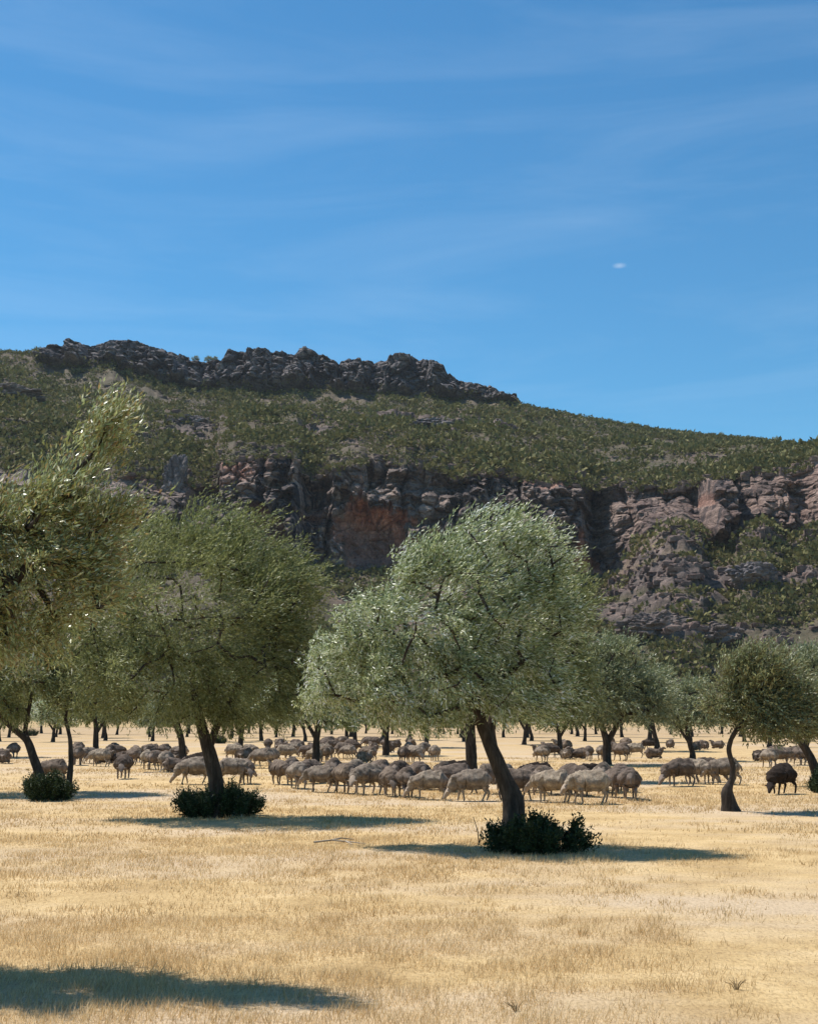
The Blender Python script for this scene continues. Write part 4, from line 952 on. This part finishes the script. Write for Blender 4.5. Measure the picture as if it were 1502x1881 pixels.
others = [
 (97, 1440, 170, 'low', 'dusty', 'sheep standing behind the black shrub at far left, only its back showing'),
 (143, 1405, 100, 'low', 'dusty', 'leftmost sheep of the left group, right of the thin trunk'),
 (163, 1402, 60, 'low', 'pale', 'pale sheep second from the left in the left group'),
 (184, 1407, 160, 'low', 'pale', 'pale sheep turned left near the middle of the left group'),
 (205, 1398, 90, 'low', 'dusty', 'grey sheep behind the one facing the viewer in the left group'),
 (226, 1431, -88, 'low', 'dusty', 'lone grey sheep walking straight at the viewer in front of the left group'),
 (246, 1404, 140, 'low', 'dusty', 'grey sheep just behind the lone walking sheep, to its right'),
 (270, 1412, 100, 'low', 'pale', 'sheep seen from behind, right of the lone walking sheep'),
 (288, 1413, 70, 'low', 'dusty', 'grey sheep squeezed between two pale ones in the left group'),
 (304, 1417, 110, 'low', 'pale', 'tall pale sheep at the right end of the left group'),
 (322, 1418, 20, 'lying', 'dusty', 'dark sheep lying on the ground at the right end of the left group'),
 (356, 1441, 190, 'graze', 'pale', 'pale sheep grazing to the left just left of the stout trunk'),
 (368, 1424, 180, 'low', 'black', 'dark backed sheep behind the grazing one left of the stout trunk'),
 (428, 1441, 5, 'low', 'pale', 'pale sheep just right of the stout trunk behind the shrub'),
 (452, 1440, -75, 'low', 'dusty', 'sheep facing the viewer at the right side of the stout trunk'),
 (482, 1411, 150, 'low', 'pale', 'pale sheep in the gap between the stout trunk and the front row, turned left'),
 (500, 1408, 100, 'low', 'pale', 'sheep just right of the pale one in the gap beyond the stout trunk'),
 (456, 1404, 90, 'low', 'dusty', 'grey sheep behind the pair at the right of the stout trunk'),
 (1248, 1446, 200, 'graze', 'dusty', 'leftmost of the small group of sheep left of the crooked stem, grazing'),
 (1284, 1442, -40, 'graze', 'pale', 'grazing sheep between the leftmost one and the crooked stem'),
 (1300, 1438, 10, 'graze', 'dusty', 'brown sheep with lowered head just left of the crooked stem'),
 (1330, 1443, 170, 'low', 'pale', 'whitish sheep standing right behind the crooked stem'),
 (1436, 1461, 222, 'graze', 'black', 'dark brown sheep walking left alone with lowered head near the right edge'),
 (1412, 1409, 100, 'low', 'pale', 'pale distant sheep between the crooked stem and the right edge, seen from behind'),
 (1434, 1406, 10, 'low', 'dusty', 'grey distant sheep above the dark brown one'),
 (1468, 1405, 95, 'low', 'dusty', 'dark distant sheep beside the trunk at the right edge'),
 (1165, 1392, 170, 'low', 'pale', 'pale distant sheep just right of the rounded tree trunk'),
 (1200, 1394, 0, 'lying', 'dusty', 'distant sheep lying on the grass right of the rounded tree trunk'),
 (1140, 1398, 120, 'stand', 'dusty', 'distant grey sheep with raised head beside the rounded tree trunk')]
for (px, py, a, po, co, lb) in others: sheep(px, py, a, po, co, 1.0, lb)
ORD = 'first second third fourth fifth sixth seventh eighth ninth tenth eleventh twelfth thirteenth fourteenth fifteenth sixteenth seventeenth eighteenth nineteenth twentieth twenty-first twenty-second twenty-third twenty-fourth twenty-fifth twenty-sixth twenty-seventh twenty-eighth twenty-ninth thirtieth'.split()
def crowd(x0, x1, y0, y1, n, lab, grp, lie=0.2, pale=0.4, mind=0.62):
    k = 0; t = 0; made = []
    while k < n and t < 4000:
        t += 1
        px = x0 + (x1 - x0) * rngs.random(); py = y0 + (y1 - y0) * rngs.random(); b = gp(px, py)
        if min(((b[0] - q[0]) ** 2 + (b[1] - q[1]) ** 2) for q in placed) < mind ** 2: continue
        made.append((px, sheep(px, py, float(rngs.choice([90, 180, 0, -90, 120, 60, 150])) + rngs.normal() * 15, 'lying' if rngs.random() < lie else ('graze' if rngs.random() < 0.2 else 'low'), 'pale' if rngs.random() < pale * 0.8 else 'dusty', 0.95, lab, grp))); k += 1
    for i, (_, o) in enumerate(sorted(made, key=lambda t: t[0])): o['label'] = ORD[i] + ' from the left of the ' + lab
crowd(140, 345, 1388, 1404, 13, 'grey sheep packed behind the left group', 'back of the left group of sheep')
crowd(430, 560, 1392, 1404, 6, 'distant sheep in the gap right of the stout trunk', 'sheep beyond the stout trunk', 0.1, 0.6)
crowd(540, 830, 1389, 1402, 17, 'loose second band of sheep behind the front row', 'second band of sheep', 0.1, 0.7, 0.7)
crowd(490, 760, 1372, 1384, 30, 'dark sheep resting far behind the front row', 'sheep resting in distant shade', 0.45, 0.05)
crowd(960, 1120, 1388, 1402, 6, 'pale distant sheep right of the leaning trunk', 'pale sheep behind the right of the flock', 0.3, 0.8)
crowd(990, 1330, 1374, 1388, 13, 'distant grey sheep resting beyond the rounded tree', 'far sheep at right', 0.55, 0.1)
crowd(1350, 1520, 1382, 1400, 4, 'distant grey sheep at the right edge', 'far sheep at right edge', 0.3, 0.2)
crowd(-60, 36, 1388, 1408, 7, 'grey sheep in shade at the left edge', 'sheep at left edge', 0.5, 0.0)
print('objects', len(bpy.data.objects), 'sheep', len(placed))

# ---------------------------------------------------------------- thin summer haze
def haze():
    x0, x1, y0, y1, z0, z1 = -7000.0, 7000.0, -60.0, 6500.0, -2.0, 330.0
    V = [(x, y, z) for z in (z0, z1) for y in (y0, y1) for x in (x0, x1)]
    Fc = [(0, 2, 3, 1), (4, 5, 7, 6), (0, 1, 5, 4), (2, 6, 7, 3), (0, 4, 6, 2), (1, 3, 7, 5)]
    m = bpy.data.materials.new('pale_air'); m.use_nodes = True; n = m.node_tree.nodes; n.clear()
    out = n.new('ShaderNodeOutputMaterial'); v = n.new('ShaderNodeVolumePrincipled')
    v.inputs['Color'].default_value = (0.88, 0.93, 1.0, 1); v.inputs['Density'].default_value = 0.00005
    m.node_tree.links.new(v.outputs['Volume'], out.inputs['Volume'])
    tag(link('haze', mesh('haze', V, Fc, m)), kind='stuff')
haze()
